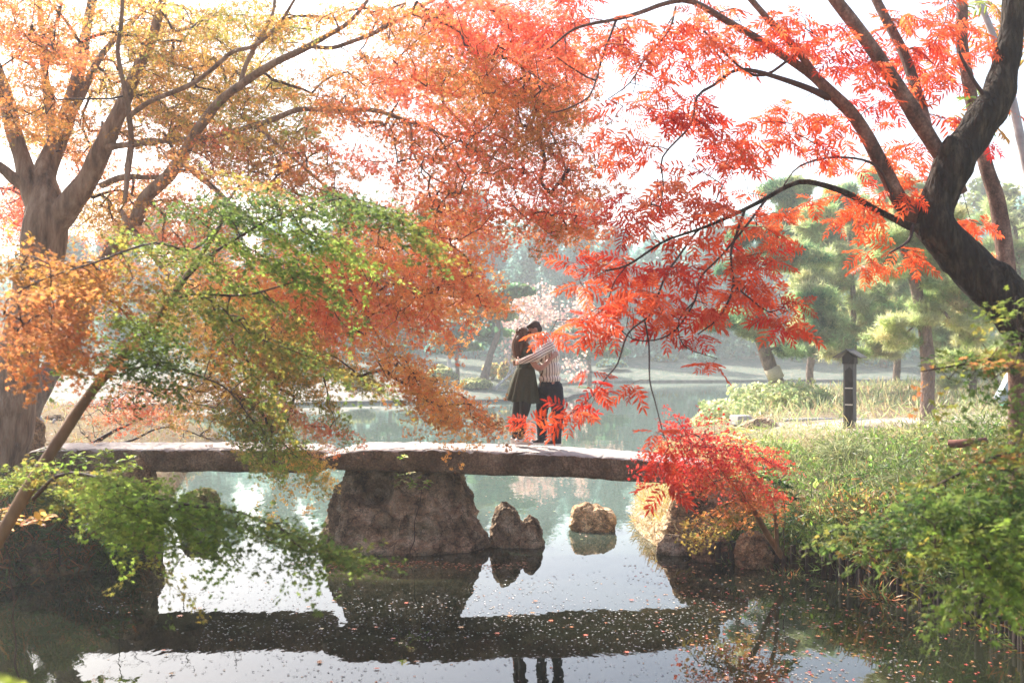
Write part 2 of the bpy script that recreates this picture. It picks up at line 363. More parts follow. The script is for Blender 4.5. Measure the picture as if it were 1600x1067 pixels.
# ------------------------------------------------------------ bridge
def slab(name, x0, x1, Y0, Y1, top, bot, seed, parent, end_round=0.25):
    """long rough stone beam; top(x), bot(x) in photo rows of its front face"""
    n = 300; m = 64
    xs = np.linspace(x0, x1, n)
    V = []
    for xpx in xs:
        zt = P(xpx, np.interp(xpx, *top), Y0)[2]; zb = P(xpx, np.interp(xpx, *bot), Y0)[2]
        X = (xpx-800)/F*Y0
        e = min(1, min(xpx-x0, x1-xpx)/(end_round*100)); k = max(0.02, 1-(1-e)**2.2)**0.5
        zc = (zt+zb)/2; yc = (Y0+Y1)/2
        for j in range(m):
            a = 2*math.pi*j/m+math.pi/4; cx, cz = math.cos(a), math.sin(a)
            pw = 0.22
            yy = math.copysign(abs(cx)**pw, cx); zz = math.copysign(abs(cz)**pw, cz)
            mx = 1.0
            V.append((X, yc+yy*(Y1-Y0)/2*(0.6+0.4*k), zc+zz*(zt-zb)/2*(0.35+0.65*k)))
    V = np.array(V)
    nn = fbm(V*np.array([1.2, 2, 2.5]), 5, seed, 0.55); n2 = fbm(V*8, 4, seed+7)
    c = np.stack([V[:, 0], np.full(len(V), (Y0+Y1)/2), np.full(len(V), V[:, 2].mean())], -1)
    d = norm(V-c); V = V+d*(nn*0.030+n2*0.014-0.02*(np.abs(fbm(V*np.array([2, 3, 3]), 3, seed+30)) < .05))[:, None]
    V[:, 0] += np.where(np.abs(V[:, 0]-V[:, 0].min()) < 0.3, vnoise(V*3, seed)*0.05, 0)
    i = np.arange(n-1)[:, None]*m; j = np.arange(m)[None, :]; j2 = (j+1) % m
    Q = np.stack([i+j, i+m+j, i+m+j2, i+j2], -1).reshape(-1, 4)
    caps = []
    V = np.vstack([V, V[:m].mean(0), V[-m:].mean(0)]); K = n*m; jj = np.arange(m); k2 = (jj+1) % m
    caps = [np.stack([np.full(m, K), jj, k2], -1), np.stack([np.full(m, K+1), (n-1)*m+k2, (n-1)*m+jj], -1)]
    o = link(name, mesh_np(name, V, [Q]+caps, (1, 1, 1), True), M['stone'], parent)
    return o
br = thing('stone_bridge', 'long stone slab footbridge crossing the pond, the couple standing on it', 'bridge', (0, 14.5, 0))
s1 = slab('slab', 30, 512, 14.28, 15.35, ([30, 150, 300, 512], [704, 700, 700, 702]), ([30, 200, 512], [737, 739, 740]), 3, br)
s1['label'] = 'left stone slab reaching to the tree'
s2 = slab('slab', 500, 1130, 13.95, 15.12, ([500, 560, 640, 700, 800, 900, 1000, 1130], [712, 702, 701, 702, 705, 709, 716, 730]), ([500, 560, 700, 800, 900, 1000, 1130], [733, 737, 741, 744, 748, 753, 762]), 5, br)
s2['label'] = 'right curved stone slab the couple stand on'

# ------------------------------------------------------------ rocks
def profile_rock(name, rows, Y0, depth, seed, label, cat='rock', amp=0.05, mat='rock', group=None, dent=None, tint=(1, 1, 1), sq=0.75, wet=True):
    """rows: (y, xl, xr) photo outline seen at distance Y0; top row first"""
    rows = sorted(rows); big = name == 'pier_rock'; n = 150 if big else 84; m = 190 if big else 96
    ys = np.array([r[0] for r in rows], float); xl = np.array([r[1] for r in rows], float); xr = np.array([r[2] for r in rows], float)
    s = Y0/F; H0 = ys[-1]-ys[0]
    yy = ys[0]+H0*(np.linspace(0, 1, n)**1.0)
    V = []
    for k, y in enumerate(yy):
        t = k/(n-1); w = (np.interp(y, ys, xr)-np.interp(y, ys, xl))/2*s; cx = ((np.interp(y, ys, xr)+np.interp(y, ys, xl))/2-800)*s
        rd = min(1, (t/0.10))**0.5 if t < 0.10 else 1
        z = H+(HY-y)*s
        dd = depth/2*(0.55+0.45*t)
        for j in range(m):
            a = 2*math.pi*j/m; c_, s_ = math.cos(a), math.sin(a)
            V.append((cx+w*rd*math.copysign(abs(c_)**sq, c_), Y0+depth/2+dd*rd*math.copysign(abs(s_)**sq, s_), z))
    for t in (0.5, 1.0):              # foot below the water
        last = np.array(V[(n-1)*m:n*m]); cc = last.mean(0)
        for p in last: V.append((cc[0]+(p[0]-cc[0])*(1-0.1*t), cc[1]+(p[1]-cc[1])*(1-0.1*t), p[2]-0.5*t))
    n2_ = n+2; V = np.array(V)
    c = V.mean(0); d = norm((V-c)*np.array([1, 1, 0.7]))
    sz = (V.max(0)-V.min(0)).max()
    rg = 1-np.abs(fbm(V*2.2/max(sz, .3)*1.0, 4, seed+3))
    nn = fbm(V*2.6/max(sz, .3), 5, seed, 0.55)
    V = V+d*((nn*amp*1.5+(rg-0.7)*amp*1.3)*sz*0.8+0.035*fbm(V*5, 4, seed+9)*min(1, sz))[:, None]
    rk = np.random.default_rng(seed); cc = V.mean(0)
    for _ in range(22):               # split faces
        nn_ = rk.standard_normal(3)*np.array([1, 1.2, .5])-[0, .4, 0]; nn_[2] = abs(nn_[2]); nn_ = norm(nn_); pr = (V-cc)@nn_; o_ = np.quantile(pr, rk.uniform(.92, .99)); V = V-np.maximum(pr-o_, 0)[:, None]*nn_*.85
    V = V+norm(V-cc)*((0.085 if big else 0.045)*(0.5-np.abs(fbm(V*(3.6 if big else 5.5), 5, seed+12)))*min(1, sz)+0.03*(0.35-np.abs(fbm(V*11, 4, seed+2)))-0.012*(np.abs(fbm(V*4, 2, seed+5)) < .07))[:, None]*min(1.3, sz)
    if dent:
        for (dx, dy, r, dp) in dent:
            q = P(dx, dy, Y0); dd = np.linalg.norm((V-q)*np.array([1, 0.35, 1.4]), axis=1)
            V = V+np.array([0.1, 1, -0.25])*(dp*np.exp(-(dd/r)**4))[:, None]
    i = np.arange(n2_-1)[:, None]*m; j = np.arange(m)[None, :]; j2 = (j+1) % m
    Q = np.stack([i+j, i+m+j, i+m+j2, i+j2], -1).reshape(-1, 4)[:, ::-1]
    V = np.vstack([V, V[:m].mean(0)+[0, 0, 0.01]]); K = n2_*m; jj = np.arange(m); k2 = (jj+1) % m
    C = np.ones((len(V), 3))*np.array(tint)
    if wet: C *= np.clip(0.30+(V[:, 2:3]+0.02)/0.10, 0.30, 1)
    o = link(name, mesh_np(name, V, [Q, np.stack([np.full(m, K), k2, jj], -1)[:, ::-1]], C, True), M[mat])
    return tagset(o, label, cat, group)
profile_rock('pier_rock', [(736, 562, 698), (743, 538, 706), (765, 512, 714), (790, 504, 727), (815, 497, 742), (835, 487, 751), (852, 480, 758), (868, 476, 766)], 13.85, 1.75, 21,
             'huge brown hollowed boulder carrying the middle of the bridge', amp=0.05, dent=[(575, 775, 0.27, 0.55), (632, 768, 0.16, 0.25), (590, 838, 0.22, 0.14), (700, 790, 0.2, 0.18), (520, 800, 0.12, 0.12), (660, 840, 0.2, 0.12)], sq=0.95)
profile_rock('pond_rock', [(795, 779, 797), (802, 773, 807), (820, 769, 815), (840, 764, 819), (853, 762, 823)], 14.45, 0.6, 31, 'pointed brown rock standing in the water right of the boulder', amp=0.045)
profile_rock('pond_rock', [(814, 820, 836), (822, 816, 842), (838, 814, 846), (852, 812, 850)], 14.5, 0.4, 37, 'small dark rock leaning against the pointed rock', amp=0.05)
profile_rock('pond_rock', [(794, 906, 942), (798, 895, 958), (806, 890, 966), (820, 889, 969), (831, 892, 967)], 15.7, 0.6, 44, 'flat-topped pale block of rock alone in open water', amp=0.045, tint=(1.9, 1.85, 1.7), sq=0.68)
profile_rock('pond_rock', [(772, 285, 315), (785, 272, 326), (808, 266, 334), (822, 262, 338)], 16.2, 0.8, 43, 'rounded mossy rock behind the green maple spray', amp=0.04, tint=(0.6, 0.75, 0.4))
profile_rock('bank_rock', [(715, 180, 205), (728, 165, 218), (760, 160, 228), (800, 165, 226), (845, 170, 222), (870, 165, 220)], 13.75, 1.2, 47, 'brown boulder at the left end of the bridge', amp=0.05, tint=(0.9, 0.9, 0.8))
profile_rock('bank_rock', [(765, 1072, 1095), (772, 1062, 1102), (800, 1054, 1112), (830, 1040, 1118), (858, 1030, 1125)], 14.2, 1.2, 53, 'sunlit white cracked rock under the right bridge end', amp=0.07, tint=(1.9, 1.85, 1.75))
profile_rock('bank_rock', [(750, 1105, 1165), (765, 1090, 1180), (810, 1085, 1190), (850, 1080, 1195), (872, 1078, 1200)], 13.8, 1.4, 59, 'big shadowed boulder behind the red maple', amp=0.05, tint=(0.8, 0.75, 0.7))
profile_rock('bank_rock', [(842, 1045, 1075), (850, 1035, 1085), (868, 1030, 1090)], 13.9, 0.5, 61, 'low wet grey rock at the waterline under the bridge end', amp=0.07, tint=(1.0, 1.1, 1.2))
profile_rock('bank_rock', [(828, 1110, 1140), (838, 1100, 1152), (866, 1095, 1160), (876, 1093, 1162)], 13.45, 0.6, 67, 'dark square rock at the waterline under the red maple', amp=0.05, tint=(0.6, 0.5, 0.48), sq=0.5)
profile_rock('bank_rock', [(838, 1170, 1200), (846, 1160, 1212), (872, 1156, 1218), (882, 1155, 1220)], 13.1, 0.6, 71, 'dark round rock beside the wooden stakes', amp=0.05, tint=(0.7, 0.6, 0.5))
profile_rock('bank_rock', [(655, 1180, 1215), (662, 1172, 1225), (680, 1168, 1235), (700, 1165, 1240)], 22.5, 1.0, 73, 'grey rock beside the path right of the stone block', amp=0.05, tint=(1.6, 1.6, 1.6), wet=False)
profile_rock('bank_rock', [(655, 28, 42), (668, 24, 50), (700, 22, 52), (722, 20, 54)], 16.0, 0.7, 77, 'brown rotten stump-like rock beside the maple trunk', amp=0.08, tint=(0.9, 0.75, 0.6), wet=False)
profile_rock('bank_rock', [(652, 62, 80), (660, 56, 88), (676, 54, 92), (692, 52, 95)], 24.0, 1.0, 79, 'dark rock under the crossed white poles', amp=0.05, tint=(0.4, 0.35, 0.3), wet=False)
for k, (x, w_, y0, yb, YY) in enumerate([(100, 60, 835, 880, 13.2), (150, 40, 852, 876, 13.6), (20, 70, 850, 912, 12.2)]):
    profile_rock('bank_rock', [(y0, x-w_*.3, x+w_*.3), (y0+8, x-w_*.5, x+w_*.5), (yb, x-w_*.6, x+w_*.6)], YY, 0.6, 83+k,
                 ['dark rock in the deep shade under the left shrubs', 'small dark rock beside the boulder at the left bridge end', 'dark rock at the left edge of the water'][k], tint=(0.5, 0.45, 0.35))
# vertical pole set for the left bank
g_ = thing('crossed_poles', 'white crossed poles behind the leaning maple trunk', 'poles', P(72, 690, 23.8))
for a, b_ in (((58, 645), (92, 690)), ((86, 655), (62, 688))):
    mb = MB(); mb.tube([P(*a, 23.6), P(*b_, 23.6)], 0.035, 8, (1, 1, 1)); mb.build('pole', M['bark_pale'], g_, True)
# ------------------------------------------------------------ leaves
def tmpl_maple(lobes, wid, droop=0.18, petiole=True, full=True):
    """palmate leaf, unit size across; y = tip direction"""
    V = [(0, 0, 0)]; Fq = []; Ft = []
    for a, l in lobes:
        a = R(a); dx, dy = math.sin(a), math.cos(a); k = len(V)
        if full:
            for t, s in ((0.45, -wid), (1.0, 0), (0.45, wid)):
                x = dx*l*t+dy*s*l; y = dy*l*t-dx*s*l
                V.append((x*0.55, y*0.55, -droop*(t*l)**2*0.55+(0.04 if s else 0)))
            Fq.append((0, k, k+1, k+2))
        else:
            for t, s in ((0.30, -wid), (1.0, 0), (0.30, wid)):
                x = dx*l*t+dy*s*l; y = dy*l*t-dx*s*l
                V.append((x*0.55, y*0.55, -droop*(t*l)**2*0.55))
            Ft.append((k, k+1, k+2))
    if petiole:
        k = len(V); V += [(-0.012, 0, 0), (0.012, 0, 0), (0.012, -0.5, 0.06), (-0.012, -0.5, 0.06)]; Fq.append((k, k+1, k+2, k+3))
    return np.array(V, float), [np.array(Fq, int).reshape(-1, 4), np.array(Ft, int).reshape(-1, 3)]
def tmpl_pinnate(n=6, L1=0.36, wd=0.050, bend=0.32):
    gp = random.Random(n*7+int(bend*100))
    V = []; Fc = []; Fq = []
    def leaflet(bx, by, bz, a, l):
        dx, dy = math.sin(a), math.cos(a); k = len(V)
        for t, s in ((0, 0), (0.3, -1), (0.7, -0.75), (1, 0), (0.7, 0.75), (0.3, 1)):
            V.append((bx+dx*l*t+dy*s*wd, by+dy*l*t-dx*s*wd, bz-0.30*l*t*t*1.3-0.03+(0.02 if s else 0)))
        Fc.append((k, k+1, k+2, k+3)); Fc.append((k, k+3, k+4, k+5))
    zz = lambda y: -bend*y*y
    for i in range(n):
        y = 0.22+0.70*i/(n-1); l = L1*(0.8+0.4*math.sin(math.pi*(i+0.6)/n))
        for s in (-1, 1): leaflet(0, y+gp.uniform(-.02, .02), zz(y)+gp.uniform(-.03, .02), s*R(66-22*i/n+gp.uniform(-12, 12)), l*gp.uniform(.8, 1.1))
    leaflet(0, 0.95, zz(0.95), 0, L1)
    k = len(V); ys = (0, 0.35, 0.7, 0.97)
    for y in ys: V += [(-0.008, y, zz(y)), (0.008, y, zz(y))]
    for i in range(3): Fq.append((k+2*i, k+2*i+1, k+2*i+3, k+2*i+2))
    return np.array(V, float), [np.array(Fc+Fq, int)]
def tmpl_ovate(w=0.24, droop=0.2):
    V = [(0, 0, 0), (-w*.8, .28, .03), (-w, .5, .02), (-w*.55, .78, 0), (0, 1, -droop), (w*.55, .78, 0), (w, .5, .02), (w*.8, .28, .03), (0, .5, -.05)]
    return np.array(V, float), [np.array([(0, 1, 2, 8), (8, 2, 3, 4), (8, 4, 5, 6), (0, 8, 6, 7)])]
def tmpl_blade(w=0.055, arch=0.35, segs=3):
    V = []; Fq = []
    for k in range(segs+1):
        t = k/segs; ww = w*(0.35+1.3*t)*(1-t)**0.8 if t < 1 else 0.002
        V += [(-ww, t*(1-0.15*t), -arch*t*t), (ww, t*(1-0.15*t), -arch*t*t)]
        if k: Fq.append((2*k-2, 2*k-1, 2*k+1, 2*k))
    return np.array(V, float), [np.array(Fq)]
T_MAPLE = tmpl_maple([(0, 1.0), (-42, .9), (42, .9), (-84, .72), (84, .72), (-126, .42), (126, .42)], 0.17)
T_MAPLE5 = tmpl_maple([(0, 1.0), (-45, .9), (45, .9), (-92, .7), (92, .7)], 0.20, petiole=False)
T_MAPLE3 = tmpl_maple([(0, 1.0), (-50, .92), (50, .92), (-100, .7), (100, .7)], 0.30, petiole=False, full=False)
T_PIN = [tmpl_pinnate(6, .35, .042), tmpl_pinnate(5, 0.40, 0.050, .45), tmpl_pinnate(7, 0.31, 0.036, .2), tmpl_pinnate(6, 0.34, 0.043, .55)]; T_OV = tmpl_ovate(); T_BL = tmpl_blade()
T_QUAD = (np.array([(-.5, -.35, 0), (.3, -.5, .05), (.5, .3, -.05), (-.25, .5, .08)]), [np.array([[0, 1, 2, 3]])])

def frames(nrm, dr):
    nrm = norm(nrm); dr = dr-nrm*np.sum(dr*nrm, 1)[:, None]; dr = norm(dr); rt = np.cross(dr, nrm)
    return rt, dr, nrm
def scatter(tm, pos, nrm, dr, size, col):
    V0, Fs = tm; rt, dr, nrm = frames(nrm, dr); k = len(V0); n = len(pos)
    V = pos[:, None, :]+size[:, None, None]*(V0[None, :, 0, None]*rt[:, None, :]+V0[None, :, 1, None]*dr[:, None, :]+V0[None, :, 2, None]*nrm[:, None, :])
    off = (np.arange(n)*k)[:, None, None]
    return V.reshape(-1, 3), [(f[None]+off).reshape(-1, f.shape[1]) for f in Fs if f.size], np.repeat(col, k, 0)
def leaves_to(parent, tm, A, mat, partname='leaf', stuffname='foliage', nparts=0, variants=14, tm_far=None):
    """A = dict pos,nrm,dr,size,col; the nparts largest in view become leaf objects, the rest one mesh"""
    pos, nrm, dr, size, col = A['pos'], A['nrm'], A['dr'], A['size'], A['col']
    x, y = px(pos); dist = np.linalg.norm(pos-[0, 0, H], axis=1)
    app = size/dist*((x > 4) & (x < 1596) & (y > 4) & (y < 1062) & (pos[:, 1] > 0.3))
    order = np.argsort(-app); own = order[:nparts]; rest = order[nparts:]
    if tm_far is None: tm_far = tm
    if len(rest):
        tl_ = tm_far if isinstance(tm_far, list) else [tm_far]; mbs = MB()
        for q_, t_ in enumerate(tl_):
            rs_ = rest[q_::len(tl_)]
            if len(rs_): mbs.add(*scatter(t_, pos[rs_], nrm[rs_], dr[rs_], size[rs_], col[rs_]))
        o = mbs.build(stuffname, mat, parent); o['kind'] = 'stuff'
    if nparts:
        cc = col[own][RNG.permutation(len(own))[:variants]]; mes = []
        for q_, c in enumerate(cc):
            t_ = tm[q_ % len(tm)] if isinstance(tm, list) else tm
            me = mesh_np(partname, t_[0], [f for f in t_[1] if f.size], c); me.materials.append(mat); mes.append(me)
        rt, d2, n2 = frames(nrm[own], dr[own]); which = np.argmin(((col[own][:, None]-cc[None])**2).sum(-1)+RNG.random((len(own), len(cc)))*1e-4, 1)
        base = root_loc(parent)
        for k, i in enumerate(own):
            s = float(size[i]); m4 = Matrix(((rt[k][0]*s, d2[k][0]*s, n2[k][0]*s, pos[i][0]-base.x), (rt[k][1]*s, d2[k][1]*s, n2[k][1]*s, pos[i][1]-base.y), (rt[k][2]*s, d2[k][2]*s, n2[k][2]*s, pos[i][2]-base.z), (0, 0, 0, 1)))
            ob = bpy.data.objects.new(partname, mes[which[k]]); COL.objects.link(ob); ob.parent = parent; ob.matrix_basis = m4

PAL = dict(
    gold=[(0.78, 0.46, 0.13), (0.72, 0.42, 0.11), (0.82, 0.52, 0.18)],
    peach=[(0.82, 0.43, 0.19), (0.78, 0.36, 0.15), (0.84, 0.50, 0.25)],
    ochre=[(0.33, 0.175, 0.045), (0.38, 0.205, 0.05), (0.28, 0.165, 0.04), (0.42, 0.17, 0.045)],
    orange=[(0.70, 0.29, 0.09), (0.66, 0.24, 0.08), (0.60, 0.30, 0.09)],
    coral=[(0.70, 0.19, 0.09), (0.62, 0.13, 0.065), (0.72, 0.26, 0.11)],
    red=[(0.72, 0.11, 0.07), (0.64, 0.08, 0.055), (0.76, 0.17, 0.095)],
    rust=[(0.50, 0.19, 0.07), (0.56, 0.23, 0.085), (0.42, 0.20, 0.065)],
    green=[(0.14, 0.20, 0.05), (0.18, 0.24, 0.06), (0.11, 0.16, 0.04)],
    dgreen=[(0.045, 0.09, 0.03), (0.06, 0.115, 0.03), (0.08, 0.13, 0.03)],
    bgreen=[(0.25, 0.36, 0.07), (0.19, 0.31, 0.05), (0.33, 0.40, 0.09)],
    lime=[(0.42, 0.48, 0.12), (0.36, 0.46, 0.10)],
    tan=[(0.42, 0.20, 0.08), (0.48, 0.25, 0.10), (0.36, 0.16, 0.07)],
    olive=[(0.28, 0.27, 0.06), (0.22, 0.27, 0.055), (0.34, 0.26, 0.06)],
    yel=[(0.62, 0.45, 0.15), (0.70, 0.50, 0.22), (0.55, 0.40, 0.10)],
    pinky=[(0.75, 0.40, 0.26), (0.78, 0.50, 0.32), (0.70, 0.30, 0.18)],
    scarlet=[(0.72, 0.085, 0.04), (0.62, 0.045, 0.028), (0.76, 0.14, 0.055), (0.50, 0.035, 0.025)],
    flame=[(0.80, 0.17, 0.05), (0.76, 0.12, 0.045), (0.82, 0.23, 0.075)],
    crimson=[(0.50, 0.025, 0.03), (0.58, 0.045, 0.04), (0.42, 0.025, 0.025)],
)
def pal(keys, n, rng, spread=0.16):
    keys = keys.split('+'); L_ = sum((PAL[k] for k in keys), [])
    c = np.array(L_)[rng.integers(0, len(L_), n)]
    return np.clip(c*(1+spread*rng.standard_normal((n, 1)))*(1+0.06*rng.standard_normal((n, 3))), 0.005, 0.95)

class Tree:
    def __init__(s, name, label, cat, base, bark, seed, group=None, twig='bark_thin'):
        s.root = thing(name, label, cat, base, group); s.bark = bark; s.twig = twig
        s.P = np.zeros((0, 3)); s.par = []; s.R = []; s.fixed = []; s.rng = np.random.default_rng(seed)
        s.rs = 1.0; s.paths = []; s.L = {k: [] for k in ('pos', 'nrm', 'dr', 'size', 'col')}
    def limb(s, pts, part='limb', step=0.10, sides=12, bump=0.10, label=None, mat=None, bf=3.0, world=False, wob=0.007):
        """pts: (x, y, Y, r_px) in photo pixels at distance Y"""
        q = np.array([list(P(a, b, c))+[d/F*c] for a, b, c, d in pts]) if not world else np.array(pts, float)
        q = spline(q, step); r = np.maximum(q[:, 3]*s.rs, 0.002)
        if wob: q[:, :3] += np.stack([vnoise(q[:, :3]*2.0+k*9, 3+k) for k in range(3)], -1)*np.minimum(wob*3, r[:, None]*0.8+wob*0.3)
        V, Fc = tube(q[:, :3], r, sides, True, bump, bf)
        o = link(part, mesh_np(part, V, Fc, None, True), M[mat or s.bark], s.root)
        if label: o['label'] = label
        n0 = len(s.P); s.P = np.vstack([s.P, q[::max(1, int(0.1/step)), :3]]) if len(s.P) else q[:, :3]
        m = len(s.P)-n0; s.par += [-1]*m
        s.R += list(np.interp(np.linspace(0, 1, m), np.linspace(0, 1, len(r)), r)); s.fixed += [True]*m
        return o
    def reach(s, C, sag=0.1, step=0.14, back=0.25):
        """grow twigs from the wood that stands to each target, nearest first"""
        C = np.asarray(C, float)
        d0 = np.array([np.min(np.linalg.norm(s.P-c, axis=1)) for c in C]); order = np.argsort(d0); ends = [None]*len(C)
        Pb = list(s.P); buf = np.zeros((len(Pb)+len(C)*14+50, 3)); n = len(Pb); buf[:n] = s.P
        for i in order:
            c = C[i]; dd = np.linalg.norm(buf[:n]-c, axis=1); j = int(np.argmin(dd)); p0 = buf[j].copy(); L_ = dd[j]
            if L_ < 0.06: ends[i] = (p0, norm(c-p0+[0, 0, 1e-3])); continue
            k = min(13, max(2, int(L_/step)))
            mid = (p0+c)/2+np.array([0, 0, sag*L_])+s.rng.standard_normal(3)*0.05*L_
            t = (np.arange(1, k+1)/k)[:, None]; q = (1-t)**2*p0+2*t*(1-t)*mid+t*t*c
            q[:-1] += s.rng.standard_normal((k-1, 3))*0.012*min(1, L_)
            buf[n:n+k] = q; s.par += [j]+list(range(n, n+k-1)); s.R += [0.0]*k; s.fixed += [False]*k
            s.paths.append((j, n, n+k)); n += k; ends[i] = (c, norm(q[-1]-(q[-2] if k > 1 else p0)))
        s.P = buf[:n].copy(); return ends
    def twigs(s, r0=0.0022, ex=0.5, cap=0.03):
        if not s.paths: return
        n = len(s.P); cnt = np.zeros(n)
        for (j, a, b_) in reversed(s.paths):
            cnt[b_-1] += 1
            for k in range(b_-1, a-1, -1):
                p = s.par[k]
                if p >= 0 and not s.fixed[p]: cnt[p] += cnt[k]
        mb = MB()
        for (j, a, b_) in s.paths:
            r = np.minimum(r0*np.maximum(cnt[a:b_], 1)**ex, cap); pts = np.vstack([s.P[j], s.P[a:b_]]); r = np.concatenate([[r[0]*1.1], r])
            if s.fixed[j]: r[0] = min(r[0]*1.2, s.R[j]*0.9)
            mb.tube(pts, r, 4 if r[0] < 0.012 else 6, cap=False)
        o = mb.build('twigs', M[s.twig], s.root, True); o['kind'] = 'stuff'
    def spray(s, c, d, n, length, width, size, keys, flat=0.06, tilt=0.5, hang=0.0):
        """a flat fan of leaves along direction d from c"""
        g = s.rng; d = norm(np.asarray(d, float)); up = np.array([0, 0, 1.0]); side = norm(np.cross(d, up)); nn = norm(np.cross(side, d))
        t = g.random(n)**0.7; w = g.uniform(-1, 1, n)*np.sin(np.clip(t*2.6+0.35, 0, 3.0))*width/2
        droop = 0.12*length*t*t
        pos = c+d*((t-0.35)*length)[:, None]+side*w[:, None]+nn*(g.standard_normal(n)*flat*length)[:, None]-up*droop[:, None]
        nrm = nn+g.standard_normal((n, 3))*tilt+[0, 0, 0.0]
        dr = d+side*(w/width*2.2)[:, None]+g.standard_normal((n, 3))*0.35+[0, 0, -hang-0.25]
        base = pal(keys, 1, g, 0.05); mixf = g.random((n, 1))**1.2
        col = base*(1-mixf*0.7)+pal(keys, n, g)*mixf*0.7
        for k, v in (('pos', pos), ('nrm', nrm), ('dr', dr), ('size', size*g.uniform(0.7, 1.2, n)), ('col', col)): s.L[k].append(v)
    def blobs(s, B, size, n_leaf, length, width, dens_k, dirf=None, tilt=0.5, hang=0.0, sag=0.08, flat=0.06):
        """B: (cx, cy, rx, ry, ang, Y, dY, density, palette); sprays are grown where the crown is seen"""
        C = []; info = []
        for (cx, cy, rx, ry, ang, Y, dY, dens, keys) in B:
            area = math.pi*rx*ry; n = int(max(1, dens*area/(dens_k*(14.0/Y)**2)))
            for k in range(n):
                r = math.sqrt(s.rng.random())*(1.05 if s.rng.random() < .9 else 1.25); a = s.rng.random()*2*math.pi; u, v = r*math.cos(a)*rx, r*math.sin(a)*ry
                ca, sa = math.cos(R(ang)), math.sin(R(ang)); x = cx+u*ca-v*sa; y = cy+u*sa+v*ca
                YY = Y+dY*s.rng.uniform(-1, 1)
                C.append(P(x, y, YY)); info.append((ang, keys))
        ends = s.reach(C, sag)
        for (e, (ang, keys)) in zip(ends, info):
            p, tdir = e; a = R(ang+s.rng.normal(0, 14)); dd = np.array([math.cos(a), s.rng.normal(0, 0.5), -math.sin(a)])
            if s.rng.random() < 0.35: dd = norm(dd)*0.5+tdir*0.8; dd[2] = min(dd[2], 0.25)
            f = s.rng.uniform(0.7, 1.3)
            s.spray(p, dd, max(3, int(n_leaf*f)), length*f, width*f, size, keys, flat, tilt, hang)
    def finish(s, tm, mat, nparts=0, tm_far=None, r0=0.0022, ex=0.5, cap=0.03, partname='leaf'):
        A = {k: np.concatenate(v) for k, v in s.L.items()}
        s.twigs(r0, ex, cap); leaves_to(s.root, tm, A, M[mat], partname, 'foliage', nparts, tm_far=tm_far)
        print(s.root.name, 'leaves', len(A['pos']), 'twig paths', len(s.paths)); return s

# ------------------------------------------------------------ great maple on the left
A_ = Tree('maple_tree', 'large old maple with orange and ochre crown at the left end of the bridge', 'tree', (P(-20, 760, 14)), 'bark', 1)
A_.rs = 0.78
A_.limb([(-60, 830, 13.6, 62), (-35, 760, 13.8, 60), (-5, 700, 14, 56), (18, 630, 14, 50), (33, 550, 14, 42), (52, 450, 14, 38), (68, 390, 14, 40), (74, 340, 14, 40), (72, 310, 14.02, 30), (74, 285, 14.05, 18), (78, 262, 14.1, 8)], 'trunk', 0.07, 22, 0.16, bf=2.0)
A_.rs = 0.66
A_.limb([(72, 350, 14, 30), (50, 300, 14, 25), (30, 240, 14, 20), (10, 160, 13.9, 18), (-25, 60, 13.8, 15)])
A_.limb([(48, 298, 14, 16), (20, 280, 13.9, 14), (0, 262, 13.8, 12), (-50, 230, 13.6, 10)])
A_.limb([(62, 340, 14, 32), (68, 280, 14.1, 27), (100, 200, 14.4, 21), (119, 130, 14.6, 15), (133, 60, 14.8, 12), (152, -30, 15, 9)])
A_.limb([(84, 240, 14.2, 15), (80, 180, 14.6, 13), (72, 120, 15, 10), (64, 40, 15.3, 7), (60, -20, 15.6, 5)])
A_.limb([(84, 352, 14, 34), (112, 318, 13.9, 30), (140, 280, 13.8, 25), (163, 232, 13.7, 22), (190, 172, 13.6, 17), (214, 112, 13.5, 13), (240, 50, 13.4, 11), (262, -30, 13.3, 8)])
A_.limb([(118, 170, 14.5, 10), (150, 105, 14.7, 8), (165, 80, 14.8, 7), (200, 40, 15, 5), (240, 0, 15.2, 4)])
A_.limb([(163, 235, 13.7, 10), (187, 229, 13.5, 8), (217, 224, 13.3, 7), (262, 219, 13, 7), (319, 214, 12.7, 6), (400, 195, 12.3, 6), (467, 174, 12, 6), (530, 175, 11.8, 5), (587, 172, 11.6, 5), (640, 191, 11.4, 4), (700, 214, 11.2, 3.2), (730, 225, 11, 3), (800, 262, 10.8, 2.2)])
A_.limb([(199, 262, 13.2, 8), (204, 222, 13.1, 7), (203, 180, 13, 7), (194, 130, 12.9, 6), (184, 80, 12.8, 5), (188, 40, 12.7, 4.5), (191, -20, 12.6, 4)], label='dark upright branch')
A_.limb([(203, 226, 13.1, 7), (199, 262, 13, 7), (195, 317, 12.9, 5)], sides=8)
A_.limb([(204, 182, 13, 6), (240, 155, 12.8, 6), (300, 132, 12.5, 5.5), (330, 110, 12.3, 5), (364, 82, 12.1, 5), (400, 70, 11.9, 4.5), (440, 30, 11.7, 4), (470, -15, 11.5, 3)])
A_.limb([(215, 345, 12.9, 16), (225, 311, 12.9, 15), (262, 277, 12.7, 14), (290, 235, 12.5, 13), (311, 199, 12.4, 12), (340, 163, 12.2, 11), (375, 135, 12, 10), (400, 116, 11.9, 9), (440, 92, 11.7, 8), (490, 68, 11.5, 7), (540, 42, 11.3, 5), (575, 0, 11.2, 4)])
A_.limb([(84, 520, 13.9, 14), (120, 455, 13.5, 16), (170, 400, 13.2, 16), (215, 345, 12.9, 16)])
A_.limb([(486, 72, 11.5, 5), (520, 77, 11.4, 5), (560, 62, 11.3, 5), (595, 45, 11.2, 5), (640, 22, 11, 4), (690, -10, 10.9, 3)])
